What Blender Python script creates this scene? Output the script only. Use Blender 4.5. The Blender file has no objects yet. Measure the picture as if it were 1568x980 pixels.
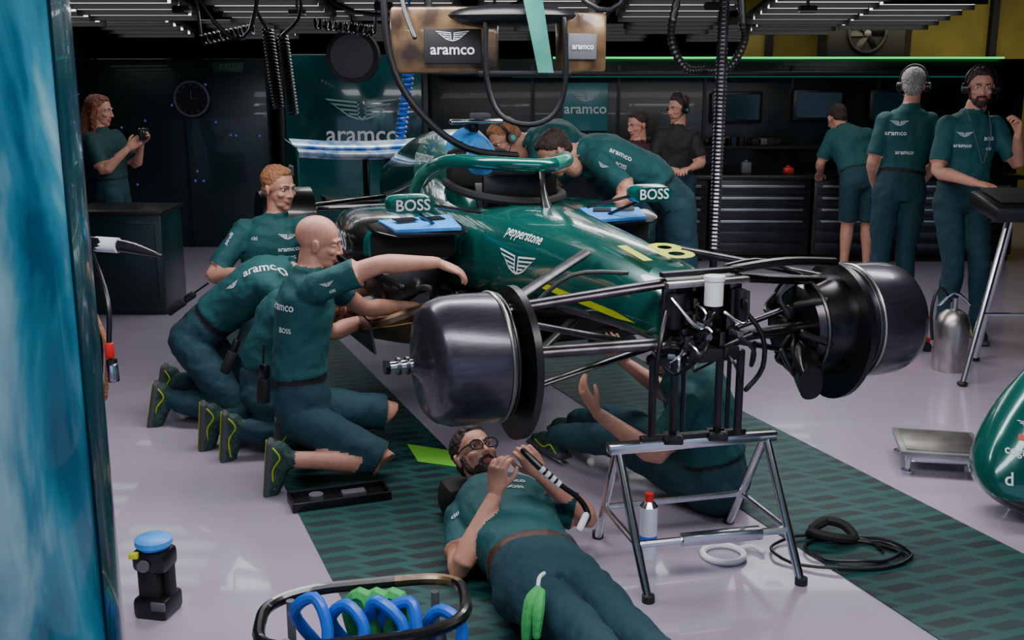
import bpy, bmesh, math, random
from mathutils import Vector as V, Matrix, noise
from mathutils.bvhtree import BVHTree
random.seed(3)
D=bpy.data; SC=bpy.context.scene
# ---------------------------------------------------------------- materials
def lin(c):
    return tuple((x/255/12.92 if x/255<=.04045 else ((x/255+.055)/1.055)**2.4) for x in c)+(1,)
MC={}
def M(name,col,rough=.5,metal=0,emit=0,var=.0,vs=20,bump=0,bs=60,coat=0,col2=None,stretch=None,spec=.5):
    if name in MC: return MC[name]
    m=D.materials.new(name); m.use_nodes=True; nt=m.node_tree; N=nt.nodes; L=nt.links
    p=N['Principled BSDF']; c=lin(col)
    p.inputs['Base Color'].default_value=c; p.inputs['Roughness'].default_value=rough
    p.inputs['Metallic'].default_value=metal; p.inputs['Coat Weight'].default_value=coat
    p.inputs['Specular IOR Level'].default_value=spec
    if emit: 
        p.inputs['Emission Color'].default_value=c; p.inputs['Emission Strength'].default_value=emit
    tc=N.new('ShaderNodeTexCoord'); src=tc.outputs['Object']
    if stretch:
        mp=N.new('ShaderNodeMapping'); mp.inputs['Scale'].default_value=stretch
        L.new(src,mp.inputs[0]); src=mp.outputs[0]
    if var or col2:
        n=N.new('ShaderNodeTexNoise'); n.inputs['Scale'].default_value=vs; n.inputs['Detail'].default_value=4
        L.new(src,n.inputs['Vector'])
        r=N.new('ShaderNodeValToRGB'); L.new(n.outputs[0],r.inputs[0])
        c2=lin(col2) if col2 else tuple(x*(1+var) for x in c[:3])+(1,)
        c1=c if col2 else tuple(x*(1-var) for x in c[:3])+(1,)
        r.color_ramp.elements[0].position=.38; r.color_ramp.elements[1].position=.62
        r.color_ramp.elements[0].color=c1; r.color_ramp.elements[1].color=c2
        L.new(r.outputs[0],p.inputs['Base Color'])
    if bump:
        n=N.new('ShaderNodeTexNoise'); n.inputs['Scale'].default_value=bs; n.inputs['Detail'].default_value=3
        L.new(src,n.inputs['Vector'])
        b=N.new('ShaderNodeBump'); b.inputs['Strength'].default_value=bump; b.inputs['Distance'].default_value=.01
        L.new(n.outputs[0],b.inputs['Height']); L.new(b.outputs[0],p.inputs['Normal'])
    MC[name]=m; return m
SHIRT=M('polo_fabric',(3,74,76),.75,var=.05,vs=9,bump=.2,bs=90)
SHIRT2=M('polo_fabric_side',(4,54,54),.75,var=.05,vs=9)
TROU=M('trouser_fabric',(10,55,66),.8,var=.06,vs=8,bump=.25,bs=70)
SKIN=M('skin',(192,138,116),.5,var=.08,vs=25)
LIP=M('lip',(160,88,82),.45)
HBR=M('hair_brown',(48,32,25),.6,var=.4,vs=90,bump=.6,bs=160)
HRED=M('hair_ginger',(150,98,62),.6,var=.35,vs=90,bump=.6,bs=160)
HGR=M('hair_grey',(150,145,142),.6,var=.35,vs=90,bump=.6,bs=160)
HAUB=M('hair_auburn',(110,58,36),.5,var=.4,vs=60,bump=.6,bs=120)
STUB=M('scalp_stubble',(168,125,106),.55,var=.1,vs=60)
BLK=M('black_plastic',(14,15,17),.35)
BLKM=M('black_matt',(16,17,18),.7)
RUB=M('rubber',(20,20,22),.55,bump=.2)
WHT=M('white_print',(225,230,232),.5)
EYEW=M('eye_white',(205,200,196),.3)
GREY=M('grey_plastic',(90,92,98),.5)
LIME=M('lime',(160,185,20),.45)
SOLE=M('shoe_sole',(70,72,76),.7)
SHOE=M('shoe_mesh',(16,40,46),.7,col2=(34,78,60),vs=60)
BROWN=M('leather_belt',(70,38,28),.5)
SIL=M('steel_polished',(205,208,212),.2,1,var=.05)
STEEL=M('steel_dark',(95,92,90),.35,1,var=.2,vs=12)
STEELL=M('steel_brushed',(175,170,165),.35,1,var=.15,vs=12)
GUN=M('gunmetal',(84,80,84),.3,1,var=.3,vs=14)
CARB=M('carbon_fibre',(22,22,24),.3,.3,var=.5,vs=160,coat=.5)
CARG=M('car_paint_green',(0,88,79),.2,.25,var=.06,vs=4,coat=.9)
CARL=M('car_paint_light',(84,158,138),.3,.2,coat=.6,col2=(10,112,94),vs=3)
BLUE=M('blue_cover',(60,150,230),.45,var=.1)
BLUD=M('blue_hose',(25,95,205),.35)
GLASS=M('visor',(10,20,25),.05,coat=1)
YEL=M('number_yellow',(205,215,40),.4)
RED=M('red_paint',(190,35,30),.4)
GRN=M('green_cloth',(60,165,85),.8,bump=.4,bs=50)
TAN=M('bronze_carbon',(135,108,76),.3,.6,col2=(66,52,42),vs=7,coat=.4)
# ---------------------------------------------------------------- geometry helpers
def cat(pts,k=4,closed=False):
    pts=[V(p) for p in pts]; n=len(pts); out=[]
    rng=n if closed else n-1
    for i in range(rng):
        g=(lambda j: pts[j%n]) if closed else (lambda j: pts[max(0,min(n-1,j))])
        a,b,c,d=g(i-1),g(i),g(i+1),g(i+2)
        for s in range(k):
            t=s/k
            out.append(.5*((2*b)+(c-a)*t+(2*a-5*b+4*c-d)*t*t+(3*b-a-3*c+d)*t**3))
    if not closed: out.append(pts[-1])
    return out
def catr(r,k):
    n=len(r); out=[]
    for i in range(n-1):
        for s in range(k):
            t=s/k; t=t*t*(3-2*t); out.append(r[i]*(1-t)+r[i+1]*t)
    out.append(r[-1]); return out
def g_tube(pts,r,n=10,closed=False,rnd=True):
    pts=[V(p) for p in pts]
    if not isinstance(r,(list,tuple)): r=[r]*len(pts)
    r=list(r)
    if not closed and rnd:
        t0=(pts[0]-pts[1]).normalized(); t1=(pts[-1]-pts[-2]).normalized()
        a,b=r[0],r[-1]
        pts=[pts[0]+t0*a*.95,pts[0]+t0*a*.6]+pts+[pts[-1]+t1*b*.6,pts[-1]+t1*b*.95]
        r=[a*.3,a*.8]+r+[b*.8,b*.3]
    N=len(pts); tan=[]
    for i in range(N):
        a=pts[(i-1)%N] if closed or i>0 else pts[i]; b=pts[(i+1)%N] if closed or i<N-1 else pts[i]
        t=(b-a); tan.append(t.normalized() if t.length>1e-9 else V((0,0,1)))
    u=tan[0].orthogonal().normalized(); vs=[];fs=[]
    for i in range(N):
        u=(u-tan[i]*u.dot(tan[i])); u=u.normalized() if u.length>1e-6 else tan[i].orthogonal().normalized()
        w=tan[i].cross(u)
        for k in range(n):
            a=2*math.pi*k/n; vs.append(pts[i]+(u*math.cos(a)+w*math.sin(a))*r[i])
    for i in range(N if closed else N-1):
        j=(i+1)%N
        for k in range(n):
            fs.append((i*n+k,i*n+(k+1)%n,j*n+(k+1)%n,j*n+k))
    if not closed:
        fs.append(tuple(range(n-1,-1,-1))); fs.append(tuple((N-1)*n+k for k in range(n)))
    return vs,fs
def g_ell(c,r,R=None,nu=16,nv=10):
    vs=[];fs=[]; c=V(c)
    if not isinstance(r,(list,tuple)): r=(r,r,r)
    for i in range(1,nv):
        th=math.pi*i/nv
        for k in range(nu):
            a=2*math.pi*k/nu; p=V((r[0]*math.sin(th)*math.cos(a),r[1]*math.sin(th)*math.sin(a),r[2]*math.cos(th)))
            vs.append(c+(R@p if R else p))
    t=len(vs); p=V((0,0,r[2])); vs.append(c+(R@p if R else p)); vs.append(c-(R@p if R else p))
    for i in range(nv-2):
        for k in range(nu): fs.append((i*nu+k,(i+1)*nu+k,(i+1)*nu+(k+1)%nu,i*nu+(k+1)%nu))
    for k in range(nu):
        fs.append((t,k,(k+1)%nu)); o=(nv-2)*nu; fs.append((t+1,o+(k+1)%nu,o+k))
    return vs,fs
def g_box(c,s,bev=0,R=None):
    bm=bmesh.new(); bmesh.ops.create_cube(bm,size=1)
    for v in bm.verts: v.co=V((v.co.x*s[0],v.co.y*s[1],v.co.z*s[2]))
    if bev: bmesh.ops.bevel(bm,geom=bm.edges[:],offset=min(bev,min(s)*.45),segments=2,affect='EDGES',profile=.5)
    c=V(c); vs=[c+(R@v.co if R else v.co.copy()) for v in bm.verts]
    bm.verts.index_update(); fs=[tuple(v.index for v in f.verts) for f in bm.faces]; bm.free(); return vs,fs
def g_loft(rings,cap=True):
    n=len(rings[0]); vs=[V(p) for r in rings for p in r]; fs=[]
    for i in range(len(rings)-1):
        for k in range(n): fs.append((i*n+k,i*n+(k+1)%n,(i+1)*n+(k+1)%n,(i+1)*n+k))
    if cap: fs.append(tuple(range(n-1,-1,-1))); fs.append(tuple((len(rings)-1)*n+k for k in range(n)))
    return vs,fs
def g_prism(poly,vec):
    n=len(poly); vs=[V(p) for p in poly]+[V(p)+V(vec) for p in poly]
    fs=[tuple(range(n-1,-1,-1)),tuple(range(n,2*n))]+[(k,(k+1)%n,n+(k+1)%n,n+k) for k in range(n)]
    return vs,fs
def RZ(a): return Matrix.Rotation(math.radians(a),3,'Z')
def RX(a): return Matrix.Rotation(math.radians(a),3,'X')
def RY(a): return Matrix.Rotation(math.radians(a),3,'Y')
class B:
    def __init__(s): s.v=[];s.f=[];s.m=[];s.mats=[]
    def add(s,g,mat):
        vs,fs=g; o=len(s.v); s.v+=[V(x) for x in vs]
        for f in fs:
            s.f.append(tuple(i+o for i in f))
            mm=mat
            if not isinstance(mat,bpy.types.Material):
                c=sum((V(vs[i]) for i in f),V())/len(f); mm=mat(c)
            if mm not in s.mats: s.mats.append(mm)
            s.m.append(s.mats.index(mm))
        return s
    def box(s,c,sz,mat,bev=.004,R=None): return s.add(g_box(c,sz,bev,R),mat)
    def cyl(s,a,b,r,mat,r2=None,n=16): return s.add(g_tube([a,b],[r,r if r2 is None else r2],n,rnd=False),mat)
    def tube(s,p,r,mat,n=8,k=4,closed=False):
        q=cat(p,k,closed)
        if isinstance(r,(list,tuple)): r=catr(r,k)
        return s.add(g_tube(q,r,n,closed),mat)
    def ell(s,c,r,mat,R=None,nu=16,nv=10): return s.add(g_ell(c,r,R,nu,nv),mat)
    def obj(s,name,parent=None,ang=35):
        me=D.meshes.new(name); me.from_pydata(s.v,[],s.f)
        for m in s.mats: me.materials.append(m)
        me.polygons.foreach_set('material_index',s.m)
        bm=bmesh.new(); bm.from_mesh(me); bmesh.ops.recalc_face_normals(bm,faces=bm.faces[:]); bm.to_mesh(me); bm.free()
        me.polygons.foreach_set('use_smooth',[True]*len(me.polygons))
        me.set_sharp_from_angle(angle=math.radians(ang)); me.update()
        o=D.objects.new(name,me); SC.collection.objects.link(o)
        if parent: o.parent=parent
        return o
def empty(name,loc=(0,0,0),rz=0):
    e=D.objects.new(name,None); e.location=loc; e.rotation_euler=(0,0,math.radians(rz)); e.empty_display_size=.1
    SC.collection.objects.link(e); return e
TXT={}
def g_text(t):
    if t in TXT: return TXT[t]
    cu=D.curves.new('t','FONT'); cu.body=t; cu.size=1; cu.align_x='CENTER'; cu.align_y='CENTER'; cu.resolution_u=3; cu.offset=.012
    o=D.objects.new('t',cu); SC.collection.objects.link(o)
    dg=bpy.context.evaluated_depsgraph_get(); me=D.meshes.new_from_object(o.evaluated_get(dg))
    bm=bmesh.new(); bm.from_mesh(me); bmesh.ops.triangulate(bm,faces=bm.faces[:])
    vs=[v.co.copy() for v in bm.verts]; bm.verts.index_update(); fs=[tuple(v.index for v in f.verts) for f in bm.faces]; bm.free()
    D.objects.remove(o); TXT[t]=(vs,fs); return TXT[t]
def g_wings():
    vs=[];fs=[]
    def quad(p): 
        o=len(vs); vs.extend(V((x,y,0)) for x,y in p); fs.append(tuple(range(o,o+len(p))))
    for s in (-1,1):
        for (x0,y0,x1,y1,w) in ((.08,.17,1.0,.26,.05),(.08,.06,.86,.14,.05),(.08,-.05,.62,.0,.05),(.06,-.15,.38,-.13,.05)):
            quad([(s*x0,y0),(s*x1,y1),(s*(x1-.06),y1-w),(s*x0,y0-w)])
        quad([(s*.08,.17),(s*.12,.17),(s*.1,-.28),(s*.0,-.34),(s*.0,-.28),(s*.06,-.22)])
        quad([(s*1.0,.26),(s*.94,.21),(s*.34,-.19),(s*.06,-.28),(s*.1,-.32),(s*.38,-.22)])
    return vs,fs
def decal(b,g,pos,xd,nd,size,mat,bvh=None,off=.002):
    pos=V(pos); xd=V(xd).normalized(); nd=V(nd).normalized(); yd=nd.cross(xd).normalized(); xd=yd.cross(nd)
    vs=[]
    for v in g[0]:
        p=pos+(xd*v.x+yd*v.y)*size
        if bvh:
            h=bvh.ray_cast(p+nd*.15,-nd,.4)
            if h[0] is not None: p=h[0]+nd*off
            else: p=p-nd*.01
        else: p=p+nd*off
        vs.append(p)
    b.add((vs,g[1]),mat)
def bvh_of(o): 
    me=o.data; return BVHTree.FromPolygons([v.co for v in me.vertices],[tuple(p.vertices) for p in me.polygons])
# ---------------------------------------------------------------- remesh sculpting
def sculpt(name,prims,vox,parent,mats,disp=None,smooth=3,mw=None,cuts=()):
    vs=[];fs=[];lab={}
    for l,(v,f) in prims:
        o=len(vs); vs+=v; fs+=[tuple(i+o for i in q) for q in f]
        d=lab.setdefault(l,([],[])); o2=len(d[0]); d[0].extend(v); d[1].extend(tuple(i+o2 for i in q) for q in f)
    me=D.meshes.new('tmp'); me.from_pydata(vs,[],fs)
    bm=bmesh.new(); bm.from_mesh(me); bmesh.ops.recalc_face_normals(bm,faces=bm.faces[:]); bm.to_mesh(me); bm.free()
    o=D.objects.new('tmp',me); SC.collection.objects.link(o)
    r=o.modifiers.new('r','REMESH'); r.mode='VOXEL'; r.voxel_size=vox
    s=o.modifiers.new('s','SMOOTH'); s.factor=.5; s.iterations=smooth
    dg=bpy.context.evaluated_depsgraph_get(); m2=D.meshes.new_from_object(o.evaluated_get(dg))
    D.objects.remove(o)
    if cuts:
        bm=bmesh.new(); bm.from_mesh(m2)
        for (c,ax,rad,la,lb) in cuts:
            fl=[f for f in bm.faces if (f.calc_center_median()-c).length<rad+.06]
            gm=list({e for f in fl for e in f.edges})+list({v for f in fl for v in f.verts})+fl
            bmesh.ops.bisect_plane(bm,geom=gm,dist=.0004,plane_co=c,plane_no=ax)
        bm.to_mesh(m2); bm.free()
    tr={l:BVHTree.FromPolygons(d[0],d[1]) for l,d in lab.items()}
    order=list(tr.keys()); 
    for l in order: m2.materials.append(mats.get(l) or mats[l[:-1]])
    idx=[];vl={}
    for p in m2.polygons:
        c=p.center; best=0;bd=9
        for i,l in enumerate(order):
            h=tr[l].find_nearest(c)
            dd=h[3] if h[3] is not None else 9
            if dd<bd-1e-6: bd=dd;best=i
        if cuts and order[best][:-1] in ('slv','arm','sho','leg'):
            for (q,ax,rad,la,lb) in cuts:
                if order[best] in (la,lb):
                    d=(c-q).dot(ax)
                    if abs(d)<.07 and (c-q).length<rad+.06: best=order.index(la) if d<0 else order.index(lb)
        idx.append(best)
        for q in p.vertices: vl[q]=order[best]
    m2.polygons.foreach_set('material_index',idx)
    if disp:
        nr=[v.normal.copy() for v in m2.vertices]
        for v in m2.vertices:
            l=vl.get(v.index,''); a=disp.get(l) or disp.get(l[:-1])
            if a: v.co=v.co+nr[v.index]*(noise.fractal(v.co*a[1],1,2,3)*a[0])
    m2.polygons.foreach_set('use_smooth',[True]*len(m2.polygons)); m2.name=name
    ob=D.objects.new(name,m2); SC.collection.objects.link(ob); ob.parent=parent
    if mw is not None: ob.matrix_local=mw
    return ob
def frame(o,y,zh):
    y=V(y).normalized(); z=V(zh); z=(z-y*z.dot(y)).normalized(); x=y.cross(z)
    m=Matrix((x,y,z)).transposed().to_4x4(); m.translation=V(o); return m
def hand(parent,name,wrist,dirn,back,thumb,curl=25,mat=SKIN,vox=.0035):
    m=frame(wrist,dirn,back); P=[]
    def ring(y,w,d,x0=0): return [V((x0+w*math.cos(a),y,d*math.sin(a))) for a in [2*math.pi*k/14 for k in range(14)]]
    P.append(('s',g_loft([ring(-.03,.025,.021),ring(0,.027,.02),ring(.03,.036,.019),ring(.06,.041,.016),ring(.085,.04,.013),ring(.094,.034,.009)])))
    for x,L,c in ((.030*thumb,.072,0),(.010*thumb,.082,4),(-.011*thumb,.076,8),(-.030*thumb,.058,12)):
        p=V((x*.95,.075,0)); pts=[p]; an=0
        sp=x*1.6
        for seg,fr in enumerate((.18,.42,.27,.2)):
            if seg: an-=math.radians(curl+c*.6)*(1 if seg<3 else .8)
            p=p+V((sp*.25 if seg<2 else 0,math.cos(an),math.sin(an))).normalized()*L*fr; pts.append(p)
        P.append(('s',g_tube(cat(pts,3),catr([.0095,.009,.0088,.008,.0068],3),8)))
    t=thumb; cc=math.radians(curl)
    P.append(('s',g_tube(cat([(.016*t,.018,-.004),(.038*t,.045,-.012),(.052*t,.068,-.016-.01*cc),(.053*t,.094,-.02-.03*cc)],3),catr([.014,.0115,.0095,.0075],3),8)))
    return sculpt(name,P,vox,parent,{'s':mat},smooth=1,mw=m)
def head(parent,pos,fwd,up,hair=HBR,style='short',beard=None,glasses=False,headset=False,vox=.0042,bald=False,skin=SKIN):
    m=frame(pos,fwd,up); P=[]; E=g_ell
    P.append(('skin',E((0,-.012,.035),(.073,.093,.081),nu=24,nv=16)))
    P.append(('skin',E((0,.022,-.028),(.057,.066,.074),nu=20,nv=12)))
    P.append(('skin',E((0,.03,-.072),(.048,.05,.036))))
    P.append(('skin',E((0,.056,-.091),(.025,.023,.021))))
    P.append(('skin',g_tube([(0,.082,.018),(0,.094,-.006),(0,.102,-.026)],[.007,.0085,.0105],8)))
    for s in (-1,1):
        P.append(('skin',E((s*.011,.093,-.029),.0078)))
        P.append(('skin',E((s*.038,.058,-.02),(.022,.022,.018))))
        P.append(('skin',E((s*.077,-.008,-.006),(.009,.018,.029),RY(s*8)@RZ(-s*18))))
        P.append(('skin',E((s*.083,-.012,.006),(.006,.015,.018),RZ(-s*25))))
        P.append(('skin',g_tube([(s*.012,.084,.027),(s*.046,.068,.024)],[.009,.008],8)))
        P.append(('skin',g_tube([(s*.018,.0775,.0195),(s*.031,.081,.021),(s*.045,.07,.018)],[.0045,.005,.0045],6)))
        P.append(('brow',g_tube([(s*.013,.092,.028),(s*.03,.088,.033),(s*.048,.071,.028)],[.0035,.004,.003],6)))
    P.append(('lip',g_tube([(-.022,.078,-.056),(0,.086,-.053),(.022,.078,-.056)],[.004,.0065,.004],8)))
    P.append(('lip',g_tube([(-.019,.077,-.063),(0,.085,-.065),(.019,.077,-.063)],[.004,.0065,.004],8)))
    P.append(('skin',g_tube([(0,-.02,-.13),(0,-.018,-.03)],[.052,.055],14)))
    if not bald:
        P.append(('hair',E((0,-.026,.05),(.080,.095,.080),nu=26,nv=18)))
        P.append(('hair',E((0,-.06,-.005),(.064,.048,.06),nu=18)))
        P.append(('hair',E((0,.015,.092),(.056,.052,.032))))
        for i in range(26):
            a=random.uniform(-1,1); bq=random.uniform(-.9,1)
            P.append(('hair',g_tube([(a*.05,-.03+bq*.06,.115-a*a*.02-bq*bq*.01),(a*.056+.006,-.015+bq*.064,.122-a*a*.028-bq*bq*.016)],[.014,.008],6)))
    if style=='long':
        P.append(('hair',g_tube(cat([(0,-.07,.05),(.0,-.1,-.05),(.03,-.1,-.17),(.04,-.07,-.28)],3),catr([.05,.055,.05,.02],3),10)))
        for s in (-1,1): P.append(('hair',g_tube(cat([(s*.06,-.01,.05),(s*.08,-.02,-.06),(s*.075,-.01,-.2)],3),catr([.03,.03,.015],3),8)))
    if beard:
        P.append(('beard',E((0,.032,-.078),(.053,.055,.038))))
        P.append(('beard',E((0,.06,-.092),(.032,.027,.026))))
        for s in (-1,1):
            P.append(('beard',g_tube([(s*.002,.092,-.043),(s*.024,.08,-.048),(s*.03,.072,-.075)],[.0055,.0065,.01],6)))
            P.append(('beard',g_tube([(s*.064,.012,-.01),(s*.055,.02,-.06)],[.012,.016],6)))
    o=sculpt('head',P,vox,parent,{'skin':skin,'hair':hair,'brow':STUB if bald else hair,'lip':LIP,'beard':beard or hair},disp={'hair':(.004,70),'beard':(.002,80)},smooth=1,mw=m)
    b=B()
    for s in (-1,1):
        b.ell((s*.031,.0675,.009),(.0135,.0125,.0085),EYEW,nu=12,nv=8); b.ell((s*.031,.0775,.009),(.0055,.0035,.0055),BLK,nu=10,nv=6)
    if glasses:
        for s in (-1,1):
            b.add(g_tube([(s*.031+.026*math.cos(a)*abs(math.cos(a))**-.25 if abs(math.cos(a))>.01 else s*.031,.101-abs(s*.031)*.1,.006+.02*math.sin(a)) for a in [2*math.pi*k/20 for k in range(20)]],.0026,6,closed=True),BLK)
            b.tube([(s*.057,.097,.012),(s*.078,.06,.012),(s*.084,-.01,.006)],.0025,BLK,6)
        b.cyl((-.008,.101,.008),(.008,.101,.008),.0025,BLK,n=6)
    if headset:
        b.tube([(-.09,-.005,.0),(-.088,-.005,.07),(-.05,-.005,.125),(0,-.005,.142),(.05,-.005,.125),(.088,-.005,.07),(.09,-.005,0)],.008,BLK,8)
        for s in (-1,1):
            b.cyl((s*.078,-.005,-.005),(s*.11,-.005,-.005),.036,BLK,r2=.03,n=18); b.cyl((s*.11,-.005,-.005),(s*.113,-.005,-.005),.016,CARL,n=12)
        b.tube([(-.1,.01,-.02),(-.09,.08,-.06),(-.03,.11,-.07)],.004,BLK,6)
    e=b.obj('face_details',parent); e.matrix_local=m
    return m
def person(name,J,fwd,up=(0,0,1),shorts=False,legs=True,hl=None,hr=None,belt=BLKM,hside=None,vox=.0095,soleL=(0,0,-1),soleR=(0,0,-1),tL=None,tR=None,shirt=SHIRT,slv=.62,pouch=False,**hk):
    J={k:V(v) for k,v in J.items()}
    e=empty(name)
    s=(J['sL']-J['sR']); s.normalize(); hs=V(hside).normalized() if hside else s
    up0=(J['neck']-J['pelvis']).normalized(); P=[]; cuts=[]; strp=B()
    pel,wa,ch,nk=J['pelvis'],J['waist'],J['chest'],J['neck']
    down=(pel-wa).normalized()
    def torso(keys,label):
        C=cat([k[0] for k in keys],4); Wd=catr([k[1] for k in keys],4); Dp=catr([k[2] for k in keys],4); Bl=catr([k[3] for k in keys],4); R=[]
        for i,c in enumerate(C):
            t=(C[min(i+1,len(C)-1)]-C[max(i-1,0)]).normalized(); sv=(hs*(1-Bl[i])+s*Bl[i]); sv=(sv-t*sv.dot(t)).normalized(); f=t.cross(sv)
            R.append([c+sv*Wd[i]*math.copysign(abs(math.cos(a))**.85,math.cos(a))+f*Dp[i]*math.copysign(abs(math.sin(a))**.85,math.sin(a)) for a in [2*math.pi*k/24 for k in range(24)]])
        P.append((label,g_loft(R)))
    torso([(pel+down*.10,.11,.085,0),(pel+down*.03,.168,.115,0),(pel.lerp(wa,.35),.165,.115,0),(pel.lerp(wa,.62),.153,.108,0)],'trou')
    torso([(pel.lerp(wa,.6),.158,.113,.1),(pel.lerp(wa,.78),.158,.113,.2)],'belt')
    torso([(pel.lerp(wa,.72),.166,.12,.2),(wa,.158,.117,.3),(wa.lerp(ch,.5),.166,.122,.6),(ch,.182,.128,1),(ch.lerp(nk,.5),.178,.115,1),(ch.lerp(nk,.82),.13,.088,1),(nk+up0*.015,.066,.062,1)],'shirt')
    hp=J['head']; upv=V(up).normalized(); f=V(fwd).normalized()
    P.append(('skin',g_tube([nk-up0*.03,nk.lerp(hp,.35),hp-upv*.06-f*.02],[.056,.054,.053],14)))
    P.append(('shirt',g_tube(cat([nk+up0*.02+(s*math.cos(a)+up0.cross(s)*math.sin(a))*.06 for a in [2*math.pi*k/12 for k in range(12)]],2,True),.012,6,closed=True)))
    for q,h in (('L',hl),('R',hr)):
        if 'e'+q not in J: continue
        S,Eb,W=J['s'+q],J['e'+q],J['w'+q]; sg=1 if q=='L' else -1
        S2=S-s*sg*.03; ax=(Eb-S2).normalized(); cf=S2.lerp(Eb,slv+.2)
        P.append(('shirt',g_tube([ch.lerp(nk,.45)+s*sg*.07,S2],[.075,.068],14)))
        P.append(('slv'+q,g_tube([S2,S2.lerp(Eb,slv*.5),cf],[.068,.063,.064],18,rnd=False)))
        P.append(('arm'+q,g_tube(cat([S2,S2.lerp(Eb,.5),Eb,Eb.lerp(W,.28),Eb.lerp(W,.7),W],2),catr([.05,.047,.040,.043,.033,.026],2),14)))
        cuts.append((cf-ax*.003,ax,.07,'slv'+q,'arm'+q))
        if h:
            dn,bk,cu=h[:3]; dn=V(dn).normalized()
            th=h[3] if len(h)>3 else (1 if q=='L' else -1)
            hand(e,'hand_'+q,W+dn*.012,dn,bk,th,cu,mat=h[4] if len(h)>4 else SKIN)
    for q,sl,tt in (('L',soleL,tL),('R',soleR,tR)):
        if 'k'+q not in J: continue
        sg=1 if q=='L' else -1; H=pel+hs*sg*.088+down*.03; K=J['k'+q]; A=J['a'+q]
        if shorts:
            cf=H.lerp(K,.93); ax=(K-H).normalized()
            P.append(('sho'+q,g_tube([H-ax*.05,H,H.lerp(K,.5),cf],[.08,.098,.09,.083],20,rnd=False)))
            P.append(('leg'+q,g_tube(cat([H.lerp(K,.6),K,K.lerp(A,.3),K.lerp(A,.7),A],2),catr([.062,.056,.056,.041,.036],2),14)))
            cuts.append((cf-ax*.003,ax,.09,'sho'+q,'leg'+q))
        else:
            P.append(('trou',g_tube(cat([H,H.lerp(K,.5),K,K.lerp(A,.35),K.lerp(A,.92)],2),catr([.1,.088,.068,.068,.056],2),16)))
            P.append(('skin',g_tube([K.lerp(A,.8),A],[.04,.036],12)))
        t=V(tt).normalized() if tt else V((f.x,f.y,0)).normalized(); sn=V(sl).normalized(); t=(t-sn*t.dot(sn)).normalized()
        P.append(('shoe',g_tube(cat([A+sn*.0,A+sn*.045-t*.035],2),[.042]*3,12)))
        P.append(('shoe',g_tube(cat([A+sn*.045-t*.04,A+sn*.04+t*.04,A+sn*.058+t*.12,A+sn*.062+t*.165],2),catr([.042,.044,.041,.027],2),12)))
        Rm=frame((0,0,0),t,-sn).to_3x3()
        P.append(('sole',g_box(A+sn*.083+t*.055,(.088,.285,.026),.01,Rm)))
        for k in (-1,1): strp.tube([A+sn*.066-t*.06+Rm@V((k*.038,0,0)),A+sn*.035-t*.02+Rm@V((k*.0425,0,0)),A+sn*.062+t*.04+Rm@V((k*.041,0,0)),A+sn*.05+t*.12+Rm@V((k*.036,0,0))],.004,LIME,6)
        strp.tube([A+sn*.098-t*.08,A+sn*.098+t*.02,A+sn*.098+t*.17],.004,LIME,6)
    bo=sculpt('body',P,vox,e,{'trou':TROU,'shirt':shirt,'slv':shirt,'arm':SKIN,'sho':TROU,'leg':SKIN,'skin':SKIN,'belt':belt,'shoe':SHOE,'sole':SOLE},disp={'shirt':(.009,11),'slv':(.006,13),'trou':(.010,10),'sho':(.007,11)},smooth=2,cuts=cuts)
    strp.obj('shoe_stripes',e)
    hm=head(e,hp,f,upv,**hk)
    if pouch:
        b=B(); side=V(pouch).normalized(); fr=frame(pel.lerp(wa,.55)+side*.19,-up0,side)
        R3=fr.to_3x3(); o=fr.translation
        b.box(o,(.055,.11,.04),BLKM,.01,R3); b.box(o+R3@V((.0,-.085,0)),(.04,.06,.03),BLK,.006,R3); b.cyl(o+R3@V((.012,-.11,0)),o+R3@V((.012,-.2,0)),.005,BLK,n=8)
        b.obj('radio_pouch',e)
    return e,bvh_of(bo)
# ---------------------------------------------------------------- camera + world + lights
cam=D.cameras.new('camera'); co=D.objects.new('camera',cam); SC.collection.objects.link(co); SC.camera=co
co.location=(0,0,1.75); co.rotation_euler=(math.radians(90-12.92),0,0); cam.lens=38.25; cam.sensor_width=36; cam.clip_end=100
w=D.worlds.new('world'); SC.world=w; w.use_nodes=True
bg=w.node_tree.nodes['Background']; bg.inputs[0].default_value=(.50,.66,1,1); bg.inputs[1].default_value=.75
def area(name,loc,size,power,col=(1,1,1),rot=(0,0,0)):
    l=D.lights.new(name,'AREA'); l.shape='RECTANGLE'; l.size,l.size_y=size; l.energy=power; l.color=col
    o=D.objects.new(name,l); o.location=loc; o.rotation_euler=[math.radians(a) for a in rot]; SC.collection.objects.link(o)
area('ceiling_lamp_front',(.3,2.2,2.42),(4,.5),95,(.98,.95,1))
area('ceiling_lamp_mid',(.3,4.9,2.42),(4.5,.5),125,(.98,.96,1))
area('ceiling_lamp_rear',(.5,8.0,2.15),(5.5,.6),52,(.98,.98,.98))
area('olive_wall_fill',(4.6,11.9,2.35),(3.5,.6),20,(1,.9,.6),(40,0,0))  # added fill lamp, tilted to brighten the olive rear wall
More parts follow.
